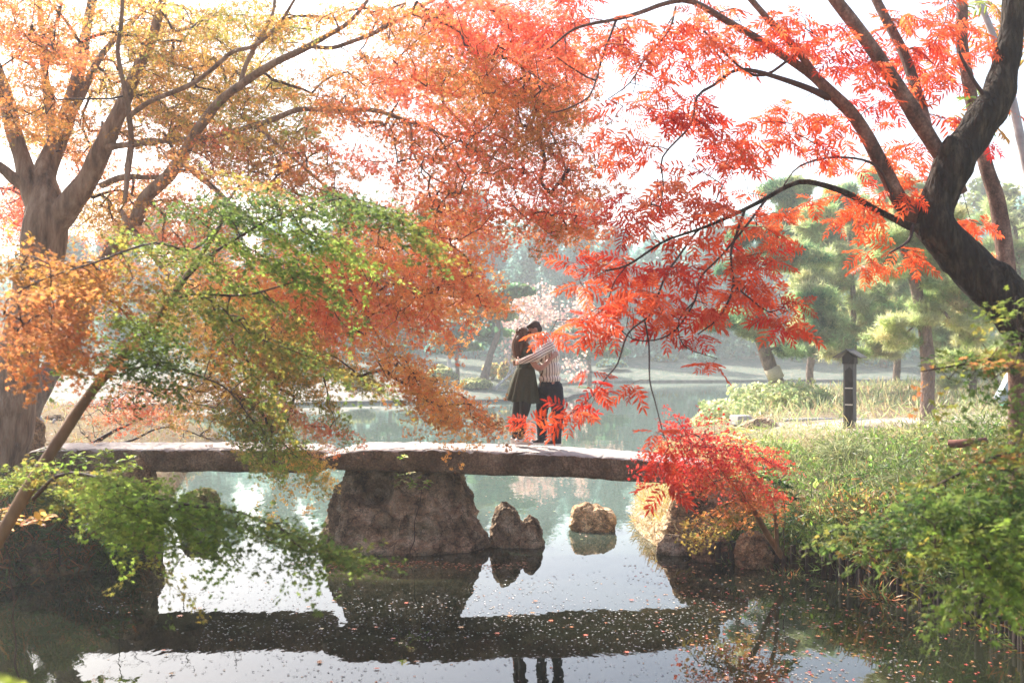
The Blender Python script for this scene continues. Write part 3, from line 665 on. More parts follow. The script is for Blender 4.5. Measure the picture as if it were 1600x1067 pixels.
A_.limb([(375, 133, 12, 6), (385, 100, 12, 5), (405, 60, 12, 5), (425, 20, 12, 4), (430, -20, 12, 4)])
A_.limb([(161, 289, 13.6, 8), (195, 276, 13.4, 7), (245, 277, 13.2, 5), (300, 262, 13, 3)])
A_.limb([(280, 250, 12.6, 7), (340, 300, 12, 6), (400, 350, 11.6, 5), (470, 400, 11.3, 4), (539, 434, 11, 3.5), (565, 429, 10.9, 3), (610, 444, 10.8, 2.8), (670, 457, 10.7, 2.2), (735, 468, 10.6, 1.6)])
A_.limb([(539, 436, 11, 2.6), (561, 474, 11, 2.4), (587, 519, 10.9, 2.2), (606, 549, 10.9, 2), (660, 600, 10.8, 1.4)], sides=8)
A_.limb([(190, 330, 13.2, 7), (240, 400, 12.6, 6), (300, 470, 12, 5), (370, 530, 11.6, 4), (440, 600, 11.3, 3)])
A_.limb([(400, 195, 12.3, 4), (450, 240, 12, 3.5), (520, 300, 11.7, 3), (600, 350, 11.5, 2.5), (680, 390, 11.3, 2)])
A_.limb([(640, 190, 11.4, 3), (650, 250, 11.2, 2.4), (690, 285, 11, 2), (740, 275, 10.9, 1.6), (800, 205, 10.8, 1.4)], sides=8)
A_.limb([(690, -20, 11.5, 5), (720, 60, 11.3, 4), (790, 130, 11, 3.5), (850, 190, 10.8, 3), (885, 270, 10.7, 2), (880, 330, 10.6, 1.5)], sides=8)
B_ = [ # top band
 (40, 40, 70, 55, 10, 12, 2.0, 1.3, 'coral+orange'), (30, 150, 60, 50, 10, 13, 2, 1.1, 'orange+ochre'), (110, 85, 60, 30, 15, 15, 2, .9, 'ochre+orange'),
 (190, 30, 60, 40, 5, 15, 2, 1.1, 'ochre'), (190, 130, 60, 50, 8, 15.5, 2, 1.0, 'ochre'), (270, 60, 70, 55, 5, 15, 2.5, 1.15, 'ochre'), (280, 140, 75, 55, 10, 15, 2.5, 1.1, 'ochre'),
 (370, 40, 70, 40, 5, 14, 2.5, 1.1, 'ochre+olive'), (380, 120, 60, 40, 15, 15, 2, 1.1, 'ochre'), (450, 50, 50, 30, 10, 13, 2, .8, 'ochre'), (560, 30, 70, 26, 8, 12.5, 2, .9, 'orange+ochre'),
 (650, 40, 80, 35, 12, 12, 2, 1.0, 'coral+orange'), (740, 35, 80, 42, 15, 11, 1.5, 1.6, 'red+coral'), (840, 40, 60, 42, 20, 11, 1.5, 1.2, 'coral+red'), (700, 85, 70, 40, 15, 11.5, 2, 1.0, 'coral+rust'),
 (330, 200, 80, 40, 15, 14.5, 2.5, 1.0, 'ochre'), (430, 170, 75, 40, 20, 14, 2, 1.1, 'ochre+olive'), (420, 215, 60, 30, 15, 13, 2, 1.0, 'olive+ochre'), (520, 140, 60, 35, 20, 13, 2, .9, 'orange+ochre'), (590, 110, 55, 30, 15, 12.5, 2, 1.1, 'coral+rust'),
 (640, 130, 60, 35, 15, 12, 2, 1.1, 'coral'), (720, 140, 70, 42, 15, 12, 2, 1.1, 'orange+yel'), (800, 120, 70, 45, 20, 11.5, 2, 1.2, 'coral+orange+ochre'), (860, 100, 50, 40, 30, 11, 2, .9, 'coral'),
 (820, 165, 70, 35, 15, 11, 1.5, 1.5, 'ochre+orange'), (870, 150, 45, 30, 25, 11, 1.5, 1.3, 'coral+rust'), (790, 215, 60, 30, 10, 11, 1.5, 1.0, 'ochre+rust'), (860, 225, 55, 30, 25, 11, 1.5, 1.2, 'rust+coral'),
 # middle
 (110, 210, 60, 35, 0, 15.5, 2, .7, 'ochre+rust'), (50, 200, 50, 40, 0, 15.5, 2, .7, 'ochre'), (130, 250, 50, 30, 0, 16, 2, .7, 'coral+rust'), (240, 200, 60, 40, 10, 15, 2, 1.0, 'ochre+rust'), (300, 250, 70, 30, 10, 13, 2, .9, 'rust+ochre'),
 (330, 215, 40, 20, 10, 13, 1, .9, 'coral'), (470, 245, 65, 26, 10, 12.5, 2, 1.0, 'rust+coral'), (560, 180, 70, 22, 10, 12, 1.5, .9, 'coral+rust'), (640, 215, 70, 26, 15, 11.5, 1.5, 1.2, 'coral+rust'), (720, 240, 60, 30, 25, 11.3, 1.5, 1.1, 'coral+orange'),
 (700, 190, 60, 25, 10, 11.5, 2, 1.0, 'coral'), (780, 260, 55, 30, 30, 11, 1.5, .8, 'coral+rust'), (850, 280, 60, 28, 25, 10.8, 1.5, 1.0, 'coral'), (905, 290, 35, 22, 25, 10.8, 1, 1.2, 'orange+rust'), (840, 320, 60, 24, 15, 10.8, 1, .7, 'coral+red'),
 (900, 350, 35, 14, 10, 10.8, 1, .9, 'red+coral'), (820, 345, 60, 22, 8, 11, 1, 1.4, 'orange+coral'), (870, 345, 50, 15, 10, 11, 1, 1.2, 'orange'), (740, 330, 35, 25, 40, 11, 1, 1.1, 'coral'), (690, 290, 45, 40, 50, 11.5, 1.5, 1.3, 'orange+coral'),
 (640, 255, 30, 40, 60, 11.6, 1.2, 1.0, 'coral+rust'), (540, 240, 40, 20, 20, 12, 1, .8, 'coral'), (480, 290, 70, 28, 15, 12, 1.5, .9, 'ochre+rust'), (400, 265, 60, 28, 15, 12.5, 1.5, .9, 'rust+ochre'), (560, 330, 50, 26, 25, 12, 1.5, .8, 'coral+ochre'),
 # left side low
 (35, 330, 42, 45, 0, 18, 1.5, 1.6, 'red+coral'), (150, 330, 60, 35, 0, 16, 2, .9, 'yel+ochre'), (210, 300, 55, 35, 0, 15, 2, .9, 'yel+coral'), (240, 350, 70, 30, 10, 14, 2, .9, 'ochre+pinky'), (300, 330, 70, 30, 10, 13.5, 2, .8, 'ochre+coral'),
 # behind the green branch
 (330, 420, 90, 50, 20, 13, 1.5, .9, 'peach+gold+coral'), (420, 470, 90, 45, 25, 12.5, 1.5, 1.2, 'peach+gold+orange+coral'), (500, 500, 60, 35, 25, 12, 1, 0.99, 'coral+gold+peach'), (470, 420, 80, 40, 20, 12, 1.5, 1.1, 'gold+peach+orange'), (560, 420, 70, 60, 40, 12, 1.5, 0.86, 'peach+gold+orange+coral'),
 (640, 370, 60, 60, 40, 11.5, 1.5, 0.99, 'peach+gold+orange+coral'), (700, 370, 45, 45, 45, 11.3, 1.5, 0.93, 'coral+gold+peach'), (620, 440, 75, 50, 20, 11.2, 1.2, 0.99, 'orange+gold+rust'), (690, 450, 60, 35, 15, 11, 1.2, 0.99, 'peach+gold+orange+coral'), (745, 470, 50, 14, 10, 10.8, .6, 1.06, 'peach+gold+coral'), (655, 500, 55, 28, 20, 11.2, 1, 0.99, 'coral+gold+peach'),
 (540, 470, 60, 45, 30, 11.8, 1.2, 1.1, 'pinky+coral'), (710, 405, 40, 30, 40, 11, 1, 0.99, 'coral+gold+peach'),
 (600, 545, 45, 25, 45, 10.9, .8, 0.86, 'orange+gold'), (640, 590, 60, 28, 35, 10.9, .7, 0.99, 'orange+gold'), (690, 620, 60, 26, 28, 10.8, .6, 1.06, 'orange+gold+rust'), (745, 645, 45, 14, 30, 10.7, .5, 0.99, 'rust+orange'), (780, 662, 16, 5, 30, 10.6, .3, 1.06, 'rust+coral'), (680, 645, 45, 18, 30, 10.8, .5, 1.1, 'orange+gold+rust'),
 # low ochre and olive sprays
 (300, 470, 50, 60, 50, 11.5, 1, 1.0, 'gold+yel'), (350, 530, 60, 45, 45, 11.3, 1, 1.0, 'gold+ochre+olive'), (420, 520, 70, 32, 30, 11, 1, 1.2, 'olive+gold'), (480, 555, 60, 20, 28, 11, .8, 1.4, 'olive+gold'), (545, 582, 45, 10, 20, 11, .6, 1.5, 'olive'), (440, 580, 45, 30, 55, 11, .8, 1.2, 'olive+gold'),
 (500, 620, 40, 14, 50, 11, .5, .9, 'olive'), (400, 560, 30, 40, 60, 11.2, .8, 1.0, 'ochre'), (330, 620, 70, 25, 25, 11, 1, 1.1, 'yel+ochre'), (250, 620, 60, 25, 10, 12, 1, .9, 'pinky+yel'), (180, 640, 55, 20, 0, 12.5, 1, .8, 'pinky+coral'), (420, 635, 60, 16, 25, 11, .8, 1.2, 'yel+pinky'), (490, 665, 50, 9, 20, 10.8, .5, 1.4, 'coral+pinky'),
 (380, 650, 60, 25, 40, 10.8, .6, 1.2, 'olive+green'), (430, 690, 45, 22, 40, 10.6, .5, 1.5, 'olive+bgreen'), (470, 715, 30, 16, 50, 10.5, .4, 1.4, 'olive+gold'), (390, 700, 32, 16, 30, 10.6, .4, .8, 'olive+yel'), (430, 745, 28, 8, 40, 10.5, .3, .9, 'olive+gold'),
]
B_ = [b[:8]+((b[8]+'+ochre') if b[8] in ('coral+rust', 'rust+coral', 'coral+orange', 'orange+coral', 'peach+coral') else b[8],) for b in B_]
B_ = [b[:8]+('ochre+gold+olive' if b[8] == 'ochre' and b[0] < 600 else b[8],) for b in B_]
A_.blobs(B_, 0.055, 58, 0.55, 0.36, 104, tilt=0.8)
for L_i in range(len(A_.L['pos'])):       # no stray sprig across the couple's heads
    qx, qy = px(A_.L['pos'][L_i]); kk = ~((qx > 792) & (qx < 860) & (qy > 488) & (qy < 640))
    for k_ in A_.L: A_.L[k_][L_i] = A_.L[k_][L_i][kk]
A_.finish(T_MAPLE5, 'leaf', 0, tm_far=T_MAPLE3, r0=0.0028, cap=0.02)
o = None
# rough second trunk leaning behind it
S2 = Tree('leaning_tree', 'rough brown trunk leaning to the right behind the great maple', 'tree', P(20, 720, 17), 'bark_pine', 8)
S2.limb([(0, 730, 17, 22), (40, 650, 17.3, 20), (75, 585, 17.6, 17), (115, 520, 18, 15), (150, 450, 18.4, 12), (175, 380, 18.8, 9)], 'trunk')
S2.blobs([(160, 430, 60, 40, 0, 18.5, 1.5, .8, 'coral+orange'), (170, 360, 50, 40, 0, 19, 1.5, .8, 'red+coral')], 0.06, 30, 0.6, 0.5, 250)
S2.finish(T_MAPLE5, 'leaf', 0, tm_far=T_MAPLE3)

# ------------------------------------------------------------ young green maple leaning in from the lower left
G_ = Tree('maple_tree', 'young leaning maple with green leaves and thin tan trunk in front of the bridge', 'tree', P(-150, 1260, 5.85), 'bark_tan', 2)
G_.rs = 0.72
G_.limb([(-150, 1260, 5.85, 21), (-110, 1100, 5.9, 19), (-60, 960, 6.0, 17), (-5, 848, 6.2, 15), (50, 752, 6.4, 13.5), (105, 672, 6.6, 12), (150, 606, 6.8, 10.5), (195, 555, 6.9, 9), (232, 519, 7, 7.5), (270, 462, 7.1, 6.5), (300, 417, 7.2, 5.5), (345, 352, 7.3, 4.2), (355, 319, 7.4, 3.2), (378, 285, 7.5, 2.5)], 'trunk', 0.05, 14, 0.10, bf=6)
G_.limb([(285, 440, 7.1, 4), (320, 405, 7.0, 3.5), (375, 370, 6.9, 3), (440, 335, 6.8, 2.4), (540, 310, 6.6, 2), (620, 330, 6.5, 1.4)], sides=8, mat='bark_thin')
G_.limb([(262, 474, 7.1, 3.6), (300, 460, 7, 3), (380, 462, 6.9, 2.4), (460, 440, 6.8, 1.8)], sides=8, mat='bark_thin')
G_.limb([(215, 545, 7, 3.2), (242, 568, 6.9, 2.6), (319, 590, 6.8, 2.2), (360, 612, 6.7, 2), (397, 661, 6.6, 1.4)], sides=8, mat='bark_thin')
G_.limb([(52, 778, 6.2, 5), (90, 742, 6.1, 4.6), (130, 739, 6.1, 4.4), (170, 752, 6, 4.2), (205, 766, 6, 3.8), (300, 788, 5.9, 3.2), (370, 800, 5.9, 2.4), (440, 828, 5.8, 2), (530, 868, 5.8, 1.2)], sides=8, mat='bark_thin')
G_.limb([(345, 352, 7.3, 3), (300, 390, 7.0, 3), (240, 380, 6.6, 2.5), (150, 410, 6.2, 2), (60, 440, 5.9, 1.6), (10, 470, 5.8, 1.2)], sides=8, mat='bark_thin')
GB = [
 (60, 425, 75, 28, 5, 6.4, .5, 1.3, 'ochre+tan'), (150, 440, 75, 30, 10, 6.6, .5, 1.2, 'ochre+tan'), (40, 490, 50, 35, 0, 6, .5, 1.3, 'rust+tan'), (95, 510, 50, 30, 20, 6.2, .5, 1.2, 'tan+rust'), (20, 540, 35, 30, 30, 6, .4, 1.2, 'rust+tan'), (110, 570, 45, 20, 20, 6.3, .4, .8, 'ochre+tan'),
 (250, 390, 70, 13, 8, 6.9, .4, 1.3, 'green+olive'), (180, 410, 50, 10, 12, 6.7, .4, 1.0, 'olive+ochre'), (330, 335, 70, 13, 0, 7, .4, 1.5, 'dgreen+green'), (430, 322, 100, 14, 3, 6.8, .4, 1.7, 'dgreen+green'), (560, 328, 80, 15, 10, 6.5, .4, 1.8, 'green+dgreen'), (650, 368, 45, 12, 32, 6.4, .3, 1.7, 'green+olive'), (360, 285, 60, 12, 12, 7.2, .4, 1.0, 'tan+olive'), (410, 300, 60, 8, 10, 7.1, .4, .9, 'olive+rust'),
 (430, 362, 85, 13, 12, 6.9, .3, 1.5, 'bgreen'), (520, 385, 60, 13, 26, 6.7, .3, 1.5, 'bgreen+lime'), (370, 385, 60, 10, 14, 7, .3, 1.2, 'bgreen+lime'), (430, 412, 75, 11, 22, 6.9, .3, 1.4, 'bgreen+green'), (495, 440, 50, 9, 38, 6.8, .3, 1.5, 'green+bgreen'), (535, 470, 24, 6, 45, 6.8, .2, 1.3, 'green'), (340, 425, 60, 11, 20, 7, .3, 1.3, 'green+bgreen'), (400, 458, 60, 9, 30, 6.9, .3, 1.4, 'green+olive'),
 (290, 452, 50, 10, 30, 7, .3, 1.1, 'green+olive'), (340, 488, 60, 10, 36, 6.9, .3, 1.2, 'olive+green'), (410, 528, 60, 10, 33, 6.9, .3, 1.2, 'green+olive'), (480, 560, 60, 8, 24, 6.8, .3, 1.3, 'olive+green'), (555, 588, 45, 5, 16, 6.8, .2, 1.3, 'olive+green'), (370, 555, 40, 8, 52, 6.8, .3, 1.0, 'green+olive'), (405, 605, 45, 8, 50, 6.8, .3, 1.1, 'olive+green'), (330, 545, 45, 8, 50, 6.9, .3, .8, 'olive+ochre'),
 (240, 470, 55, 16, 10, 7, .3, 1.2, 'green+olive'), (215, 505, 60, 14, 8, 6.9, .4, 1.5, 'green+bgreen'), (190, 535, 60, 12, 5, 6.8, .4, 1.5, 'bgreen+green'), (170, 565, 60, 13, 5, 6.8, .4, 1.4, 'green+dgreen'), (250, 555, 45, 14, 18, 6.8, .4, 1.2, 'dgreen+green'), (120, 590, 35, 9, 8, 6.6, .3, .9, 'green'), (215, 595, 50, 11, 10, 6.7, .3, .9, 'dgreen+green'), (270, 610, 25, 9, 30, 6.7, .3, .7, 'green'),
 (190, 775, 60, 26, 10, 6, .4, 1.5, 'bgreen+green'), (180, 810, 55, 24, 10, 5.9, .4, 1.6, 'bgreen+green'), (260, 790, 50, 22, 10, 5.9, .3, 1.3, 'bgreen+green'), (150, 765, 40, 18, 0, 6.1, .4, 1.2, 'bgreen'), (220, 800, 40, 24, 10, 5.9, .3, 1.3, 'bgreen'), (300, 830, 38, 30, 20, 5.9, .3, 1.5, 'green+bgreen'), (360, 815, 55, 22, 15, 5.9, .3, 1.1, 'green'), (430, 835, 55, 16, 15, 5.8, .3, 1.6, 'green'), (500, 862, 50, 13, 12, 5.8, .2, 2.0, 'green'), (370, 860, 40, 12, 20, 5.8, .2, .6, 'green'), (470, 830, 40, 10, 20, 5.8, .2, 1.2, 'green+olive'), (530, 870, 22, 8, 5, 5.8, .2, 1.8, 'olive+green'), (240, 890, 26, 22, 40, 5.9, .2, .7, 'olive+green'),
 (140, 745, 60, 14, 0, 6.2, .3, .8, 'bgreen+olive'), (50, 745, 30, 22, 0, 6.2, .3, 1.2, 'olive+bgreen'),
]
GB = [(x, y, rx, ry, ang+(4 if y < 640 else 0), Y, dY, de, k) for (x, y, rx, ry, ang, Y, dY, de, k) in GB]
G_.blobs(GB, 0.046, 28, 0.42, 0.18, 32, tilt=0.42, sag=0.05, flat=0.035)
G_.finish(T_MAPLE, 'leaf', 300, tm_far=T_MAPLE5, r0=0.0014, cap=0.008)

# ------------------------------------------------------------ wax tree on the right
S_ = Tree('wax_tree', 'dark trunked wax tree with long scarlet feathery leaves leaning in from the right', 'tree', P(1830, 1080, 8.3), 'bark_dark', 3)
S_.rs = 0.74
S_.limb([(1830, 1080, 8.3, 84), (1808, 930, 8.35, 74), (1765, 780, 8.4, 64), (1700, 640, 8.6, 58), (1620, 520, 8.8, 54), (1560, 455, 8.9, 50), (1500, 395, 9, 44), (1462, 348, 9, 42), (1468, 300, 9, 36), (1490, 250, 9, 42), (1515, 215, 9, 38), (1552, 165, 9, 34), (1574, 100, 9, 28), (1582, 40, 9, 25), (1590, -40, 9, 24)], 'trunk', 0.05, 30, 0.16, bf=5)
S_.limb([(1480, 262, 9, 26), (1478, 235, 8.9, 20), (1486, 214, 8.85, 10)], 'burl', 0.04, 14, 0.4, bf=7)
S_.limb([(1475, 372, 9.05, 14), (1452, 356, 9.05, 18), (1430, 340, 9.02, 19), (1408, 318, 8.95, 17), (1382, 264, 8.85, 15.5), (1342, 190, 8.8, 14), (1301, 148, 8.75, 13), (1262, 112, 8.7, 10), (1200, 72, 8.6, 8), (1140, 38, 8.5, 7), (1080, 5, 8.4, 6), (1040, 6, 8.35, 5), (1000, 20, 8.3, 4.5), (965, 30, 8.2, 4), (900, 46, 8.1, 3), (860, 75, 8, 2.2)], mat='bark_red', bump=.06)
S_.limb([(1301, 150, 8.75, 9), (1288, 138, 8.7, 8), (1249, 80, 8.6, 8), (1200, 30, 8.5, 7), (1155, -20, 8.4, 6)], mat='bark_red', bump=.06)
S_.limb([(1296, 154, 8.75, 8), (1262, 138, 8.6, 6.5), (1220, 124, 8.5, 5.5), (1156, 110, 8.3, 4), (1120, 130, 8.2, 3.5), (1089, 150, 8.1, 3), (1078, 195, 8.1, 2.6), (1034, 246, 8, 2.2), (1037, 290, 8, 1.6), (1030, 340, 8, 1.2)], sides=8, mat='bark_thin')
S_.limb([(1504, 300, 9.06, 10), (1488, 270, 9.06, 13), (1468, 242, 9.03, 16), (1436, 190, 8.95, 17), (1410, 145, 8.9, 16), (1369, 86, 8.85, 15), (1312, 10, 8.8, 13), (1290, -20, 8.8, 12)], mat='bark_red', bump=.06)
S_.limb([(1448, 205, 9, 12), (1432, 140, 9.2, 12), (1417, 95, 9.3, 11), (1395, 48, 9.4, 10), (1365, -10, 9.5, 9)], mat='bark_red', bump=.06)
S_.limb([(1434, 356, 8.9, 10), (1417, 352, 8.9, 8), (1369, 326, 8.8, 6.5), (1320, 299, 8.7, 6), (1264, 285, 8.55, 5.5), (1230, 292, 8.4, 5), (1200, 307, 8.3, 4.5), (1150, 333, 8.15, 4), (1107, 352, 8, 3.4), (1060, 368, 7.9, 3), (1032, 380, 7.8, 2.8), (980, 414, 7.7, 2.2), (946, 423, 7.6, 1.6)], sides=10, mat='bark_dark')
S_.limb([(1164, 328, 8.2, 3), (1152, 362, 8.1, 2.8), (1141, 396, 8, 2.8), (1145, 444, 7.9, 2.6), (1135, 475, 7.85, 2.3), (1119, 500, 7.8, 2), (1090, 522, 7.7, 1.4)], sides=8, mat='bark_thin')
S_.limb([(1145, 444, 7.9, 2), (1170, 465, 7.9, 1.8), (1200, 487, 7.9, 1.4), (1225, 480, 7.9, 1)], sides=8, mat='bark_thin')
S_.limb([(1100, 355, 8, 3), (1089, 361, 8, 2.8), (1060, 400, 7.8, 2.6), (1040, 429, 7.7, 2.5), (1028, 460, 7.6, 2.4), (1017, 489, 7.6, 2.4), (1006, 500, 7.5, 2.3), (980, 522, 7.4, 2), (965, 567, 7.4, 1.7), (950, 586, 7.3, 1.6), (912, 631, 7.2, 1.2), (850, 672, 7.2, .9)], sides=8, mat='bark_thin')
S_.limb([(1006, 500, 7.5, 2), (1013, 540, 7.5, 1.8), (1014, 594, 7.4, 1.5), (1022, 625, 7.4, 1.3), (1036, 680, 7.3, 1)], sides=8, mat='bark_thin')
S_.limb([(1200, 307, 8.3, 3), (1160, 360, 8.1, 2.5), (1126, 399, 8, 2.3), (1094, 432, 7.9, 2.2), (1085, 470, 7.8, 2), (1055, 515, 7.7, 1.8), (1021, 532, 7.6, 1.6), (987, 530, 7.6, 1.4), (965, 511, 7.5, 1)], sides=8, mat='bark_thin')
S_.limb([(1085, 470, 7.8, 1.8), (1060, 500, 7.8, 1.5), (1068, 540, 7.7, 1.2), (1120, 560, 7.7, .9)], sides=8, mat='bark_thin')
S_.limb([(980, 414, 7.7, 1.4), (960, 440, 7.6, 1.2), (945, 480, 7.5, 1.1), (915, 500, 7.4, 1), (870, 500, 7.3, .8)], sides=8, mat='bark_thin')
S_.limb([(965, 28, 8.2, 3), (945, 80, 8.1, 2.6), (935, 110, 8.1, 2.5), (930, 125, 8, 2.2), (900, 110, 8, 1.8), (870, 90, 8, 1.4)], sides=8, mat='bark_thin')
S_.limb([(932, 118, 8.05, 2.2), (920, 150, 8, 1.9), (880, 172, 7.9, 1.6), (860, 176, 7.9, 1.3)], sides=8, mat='bark_thin')
S_.limb([(1055, 12, 8.4, 2.8), (1045, 50, 8.3, 2.4), (1010, 90, 8.2, 2), (985, 130, 8.1, 1.6), (950, 155, 8, 1.2)], sides=8, mat='bark_thin')
S_.limb([(1249, 85, 8.6, 3.5), (1180, 120, 8.5, 3), (1100, 50, 8.5, 2.4)], sides=8, mat='bark_thin')
S_.limb([(1400, 320, 8.9, 4), (1370, 260, 8.7, 3), (1310, 245, 8.5, 2.4), (1250, 260, 8.4, 1.8), (1225, 290, 8.3, 1.2)], sides=8, mat='bark_thin')
S_.limb([(1425, 350, 8.9, 4), (1420, 375, 8.7, 3), (1390, 395, 8.6, 2)], sides=8, mat='bark_thin')
S_.limb([(1552, 168, 9, 6), (1525, 130, 8.9, 4), (1500, 80, 8.9, 3)], sides=8, mat='bark_thin')
class Pin: pass
def pin_blobs(T, B, lsize, per=6):
    C = []; info = []
    for (cx, cy, rx, ry, Y, dY, n, keys) in B:
        for k in range(n):
            r = math.sqrt(T.rng.random()); a = T.rng.random()*2*math.pi
            C.append(P(cx+r*math.cos(a)*rx, cy+r*math.sin(a)*ry, Y+dY*T.rng.uniform(-1, 1))); info.append(keys)
    ends = T.reach(C, 0.06)
    for (p, td), keys in zip(ends, info):
        qx, qy = px(p); keep = qx < 850 and qy > 650
        if 780 < qx < 888 and 490 < qy < 700 and not keep and not (qy < 530 and qx > 858): continue
        m = per+T.rng.integers(-1, 2); a0 = T.rng.random()*6.28; base = pal(keys, 1, T.rng, 0.05)
        for q in range(m):
            a = a0+q*2.4+T.rng.normal(0, .3); el = T.rng.uniform(-0.75, 0.15)
            d = np.array([math.cos(a)*1.0, math.sin(a)*0.9, el])+np.asarray(td)*0.5
            nrm = np.array([-el*math.cos(a)*0.6, -el*math.sin(a)*0.6, 1.0])+T.rng.standard_normal(3)*0.30+np.array([0, -0.35, 0])
            if T.rng.random() < 0.5: nrm = nrm+np.array([0, -1.8, 0])
            col = base*0.6+pal(keys, 1, T.rng)*0.4
            T.L['pos'].append(np.array([p])); T.L['nrm'].append(nrm[None]); T.L['dr'].append(d[None]); T.L['size'].append(np.array([lsize*T.rng.uniform(.6, 1.35)])); T.L['col'].append(col)
SB = [ # near hanging sprays
 (955, 405, 50, 35, 7.7, .3, 8, 'scarlet+flame'), (915, 420, 34, 26, 7.6, .3, 5, 'scarlet+flame'), (1010, 420, 45, 35, 7.8, .3, 7, 'scarlet+flame'), (1065, 390, 50, 30, 7.9, .3, 7, 'scarlet+flame'),
 (920, 498, 24, 18, 7.4, .2, 6, 'scarlet+flame'), (960, 490, 42, 26, 7.5, .3, 9, 'scarlet+flame'), (1010, 480, 45, 30, 7.6, .3, 9, 'scarlet+flame'), (1070, 460, 50, 45, 7.8, .3, 13, 'scarlet+flame'), (1130, 430, 50, 45, 7.9, .3, 12, 'scarlet+flame'),
 (1190, 440, 45, 40, 8, .3, 12, 'scarlet+flame'), (1225, 480, 38, 30, 7.9, .3, 11, 'scarlet+flame'), (1180, 370, 50, 40, 8.1, .3, 9, 'flame+scarlet'), (1120, 500, 40, 28, 7.8, .3, 7, 'scarlet+flame'), (1060, 530, 40, 22, 7.7, .2, 5, 'scarlet+flame'),
 (1120, 560, 18, 14, 7.7, .2, 2, 'scarlet+flame'), (915, 585, 24, 18, 7.3, .2, 4, 'scarlet+flame'), (1010, 590, 28, 16, 7.4, .2, 2, 'scarlet+flame'), (902, 650, 20, 16, 7.2, .2, 4, 'scarlet+flame'), (828, 658, 16, 3, 7.2, .1, 2, 'scarlet+flame'), (1040, 680, 26, 20, 7.3, .2, 3, 'scarlet+flame'), (862, 520, 6, 6, 7.3, .1, 1, 'scarlet+flame'), (915, 620, 16, 14, 7.3, .2, 2, 'scarlet+flame'), (1030, 740, 28, 18, 7.3, .3, 3, 'crimson+scarlet'),
 # middle
 (1000, 330, 50, 35, 8.1, .4, 8, 'coral+scarlet'), (1060, 320, 50, 40, 8.2, .4, 9, 'coral+scarlet'), (1130, 300, 40, 28, 8.3, .4, 5, 'coral+flame'), (1120, 240, 50, 30, 8.3, .5, 8, 'scarlet+coral'), (1050, 270, 40, 25, 8.2, .4, 3, 'coral'), (980, 235, 45, 25, 8.2, .4, 7, 'flame+coral'),
 (960, 180, 40, 22, 8.2, .4, 4, 'coral'), (1040, 180, 50, 30, 8.3, .5, 7, 'scarlet+coral'), (1110, 170, 50, 30, 8.4, .5, 8, 'flame+scarlet'), (1170, 200, 40, 30, 8.4, .5, 6, 'flame'), (1200, 350, 40, 30, 8.4, .5, 4, 'flame'), (1220, 160, 30, 30, 8.5, .5, 4, 'flame+coral'), (1250, 230, 45, 40, 8.5, .5, 6, 'flame'), (930, 320, 18, 14, 8, .3, 1, 'coral'),
 # top
 (900, 20, 50, 35, 8.6, .6, 7, 'coral+scarlet'), (860, 60, 45, 40, 8.4, .6, 5, 'coral'), (960, 70, 50, 35, 8.4, .6, 6, 'coral+scarlet'), (1000, 60, 45, 35, 8.6, .6, 8, 'flame+coral'), (1070, 70, 50, 40, 8.5, .6, 9, 'flame+scarlet'), (1010, 120, 45, 30, 8.4, .5, 6, 'flame'), (1140, 70, 50, 40, 8.6, .6, 9, 'flame+coral'), (1100, 20, 60, 25, 8.8, .6, 7, 'flame+coral'), (1200, 40, 40, 40, 8.7, .6, 6, 'scarlet+flame'), (1240, 50, 40, 40, 8.8, .6, 6, 'flame'), (1280, 70, 40, 40, 8.9, .6, 7, 'scarlet+flame'),
 (1330, 60, 40, 50, 9, .6, 6, 'flame+scarlet'), (1290, 200, 40, 35, 8.8, .6, 6, 'flame+scarlet'), (1340, 120, 40, 35, 9, .6, 6, 'scarlet+flame'), (1380, 160, 40, 40, 9.2, .6, 6, 'scarlet+flame'), (1460, 100, 45, 50, 9.4, .6, 9, 'scarlet+flame'), (1430, 40, 40, 35, 9.3, .6, 5, 'flame'), (1530, 60, 30, 50, 9.5, .6, 5, 'flame+scarlet'), (1500, 180, 30, 30, 9.4, .5, 3, 'scarlet'), (1410, 230, 40, 30, 9.2, .5, 5, 'flame'), (1330, 240, 40, 25, 9, .5, 4, 'flame+scarlet'), (1430, 290, 35, 30, 9.2, .5, 4, 'flame'),
 (1370, 300, 40, 30, 9, .5, 5, 'flame'), (1300, 320, 40, 25, 8.9, .5, 3, 'flame'), (1410, 395, 30, 22, 8.7, .3, 6, 'flame'), (1370, 405, 25, 30, 8.6, .3, 5, 'flame'), (1350, 350, 30, 25, 8.8, .4, 4, 'flame'), (1520, 350, 26, 18, 9.3, .3, 3, 'flame'), (1545, 390, 22, 14, 9.3, .3, 2, 'flame+coral'), (1250, 340, 30, 20, 8.6, .4, 2, 'flame'), (1500, 20, 40, 30, 9.4, .5, 4, 'coral+flame'), (1560, 230, 20, 20, 9.4, .3, 1, 'crimson'),
]
SB = [(x, y, rx, ry, Y, dY, max(1, int(round(n*(0.54 if y > 370 else 1.05)))), k) for (x, y, rx, ry, Y, dY, n, k) in SB]
pin_blobs(S_, SB, 0.172, 5)
S_.finish(T_PIN, 'leaf_red', 300, r0=0.002, cap=0.009)
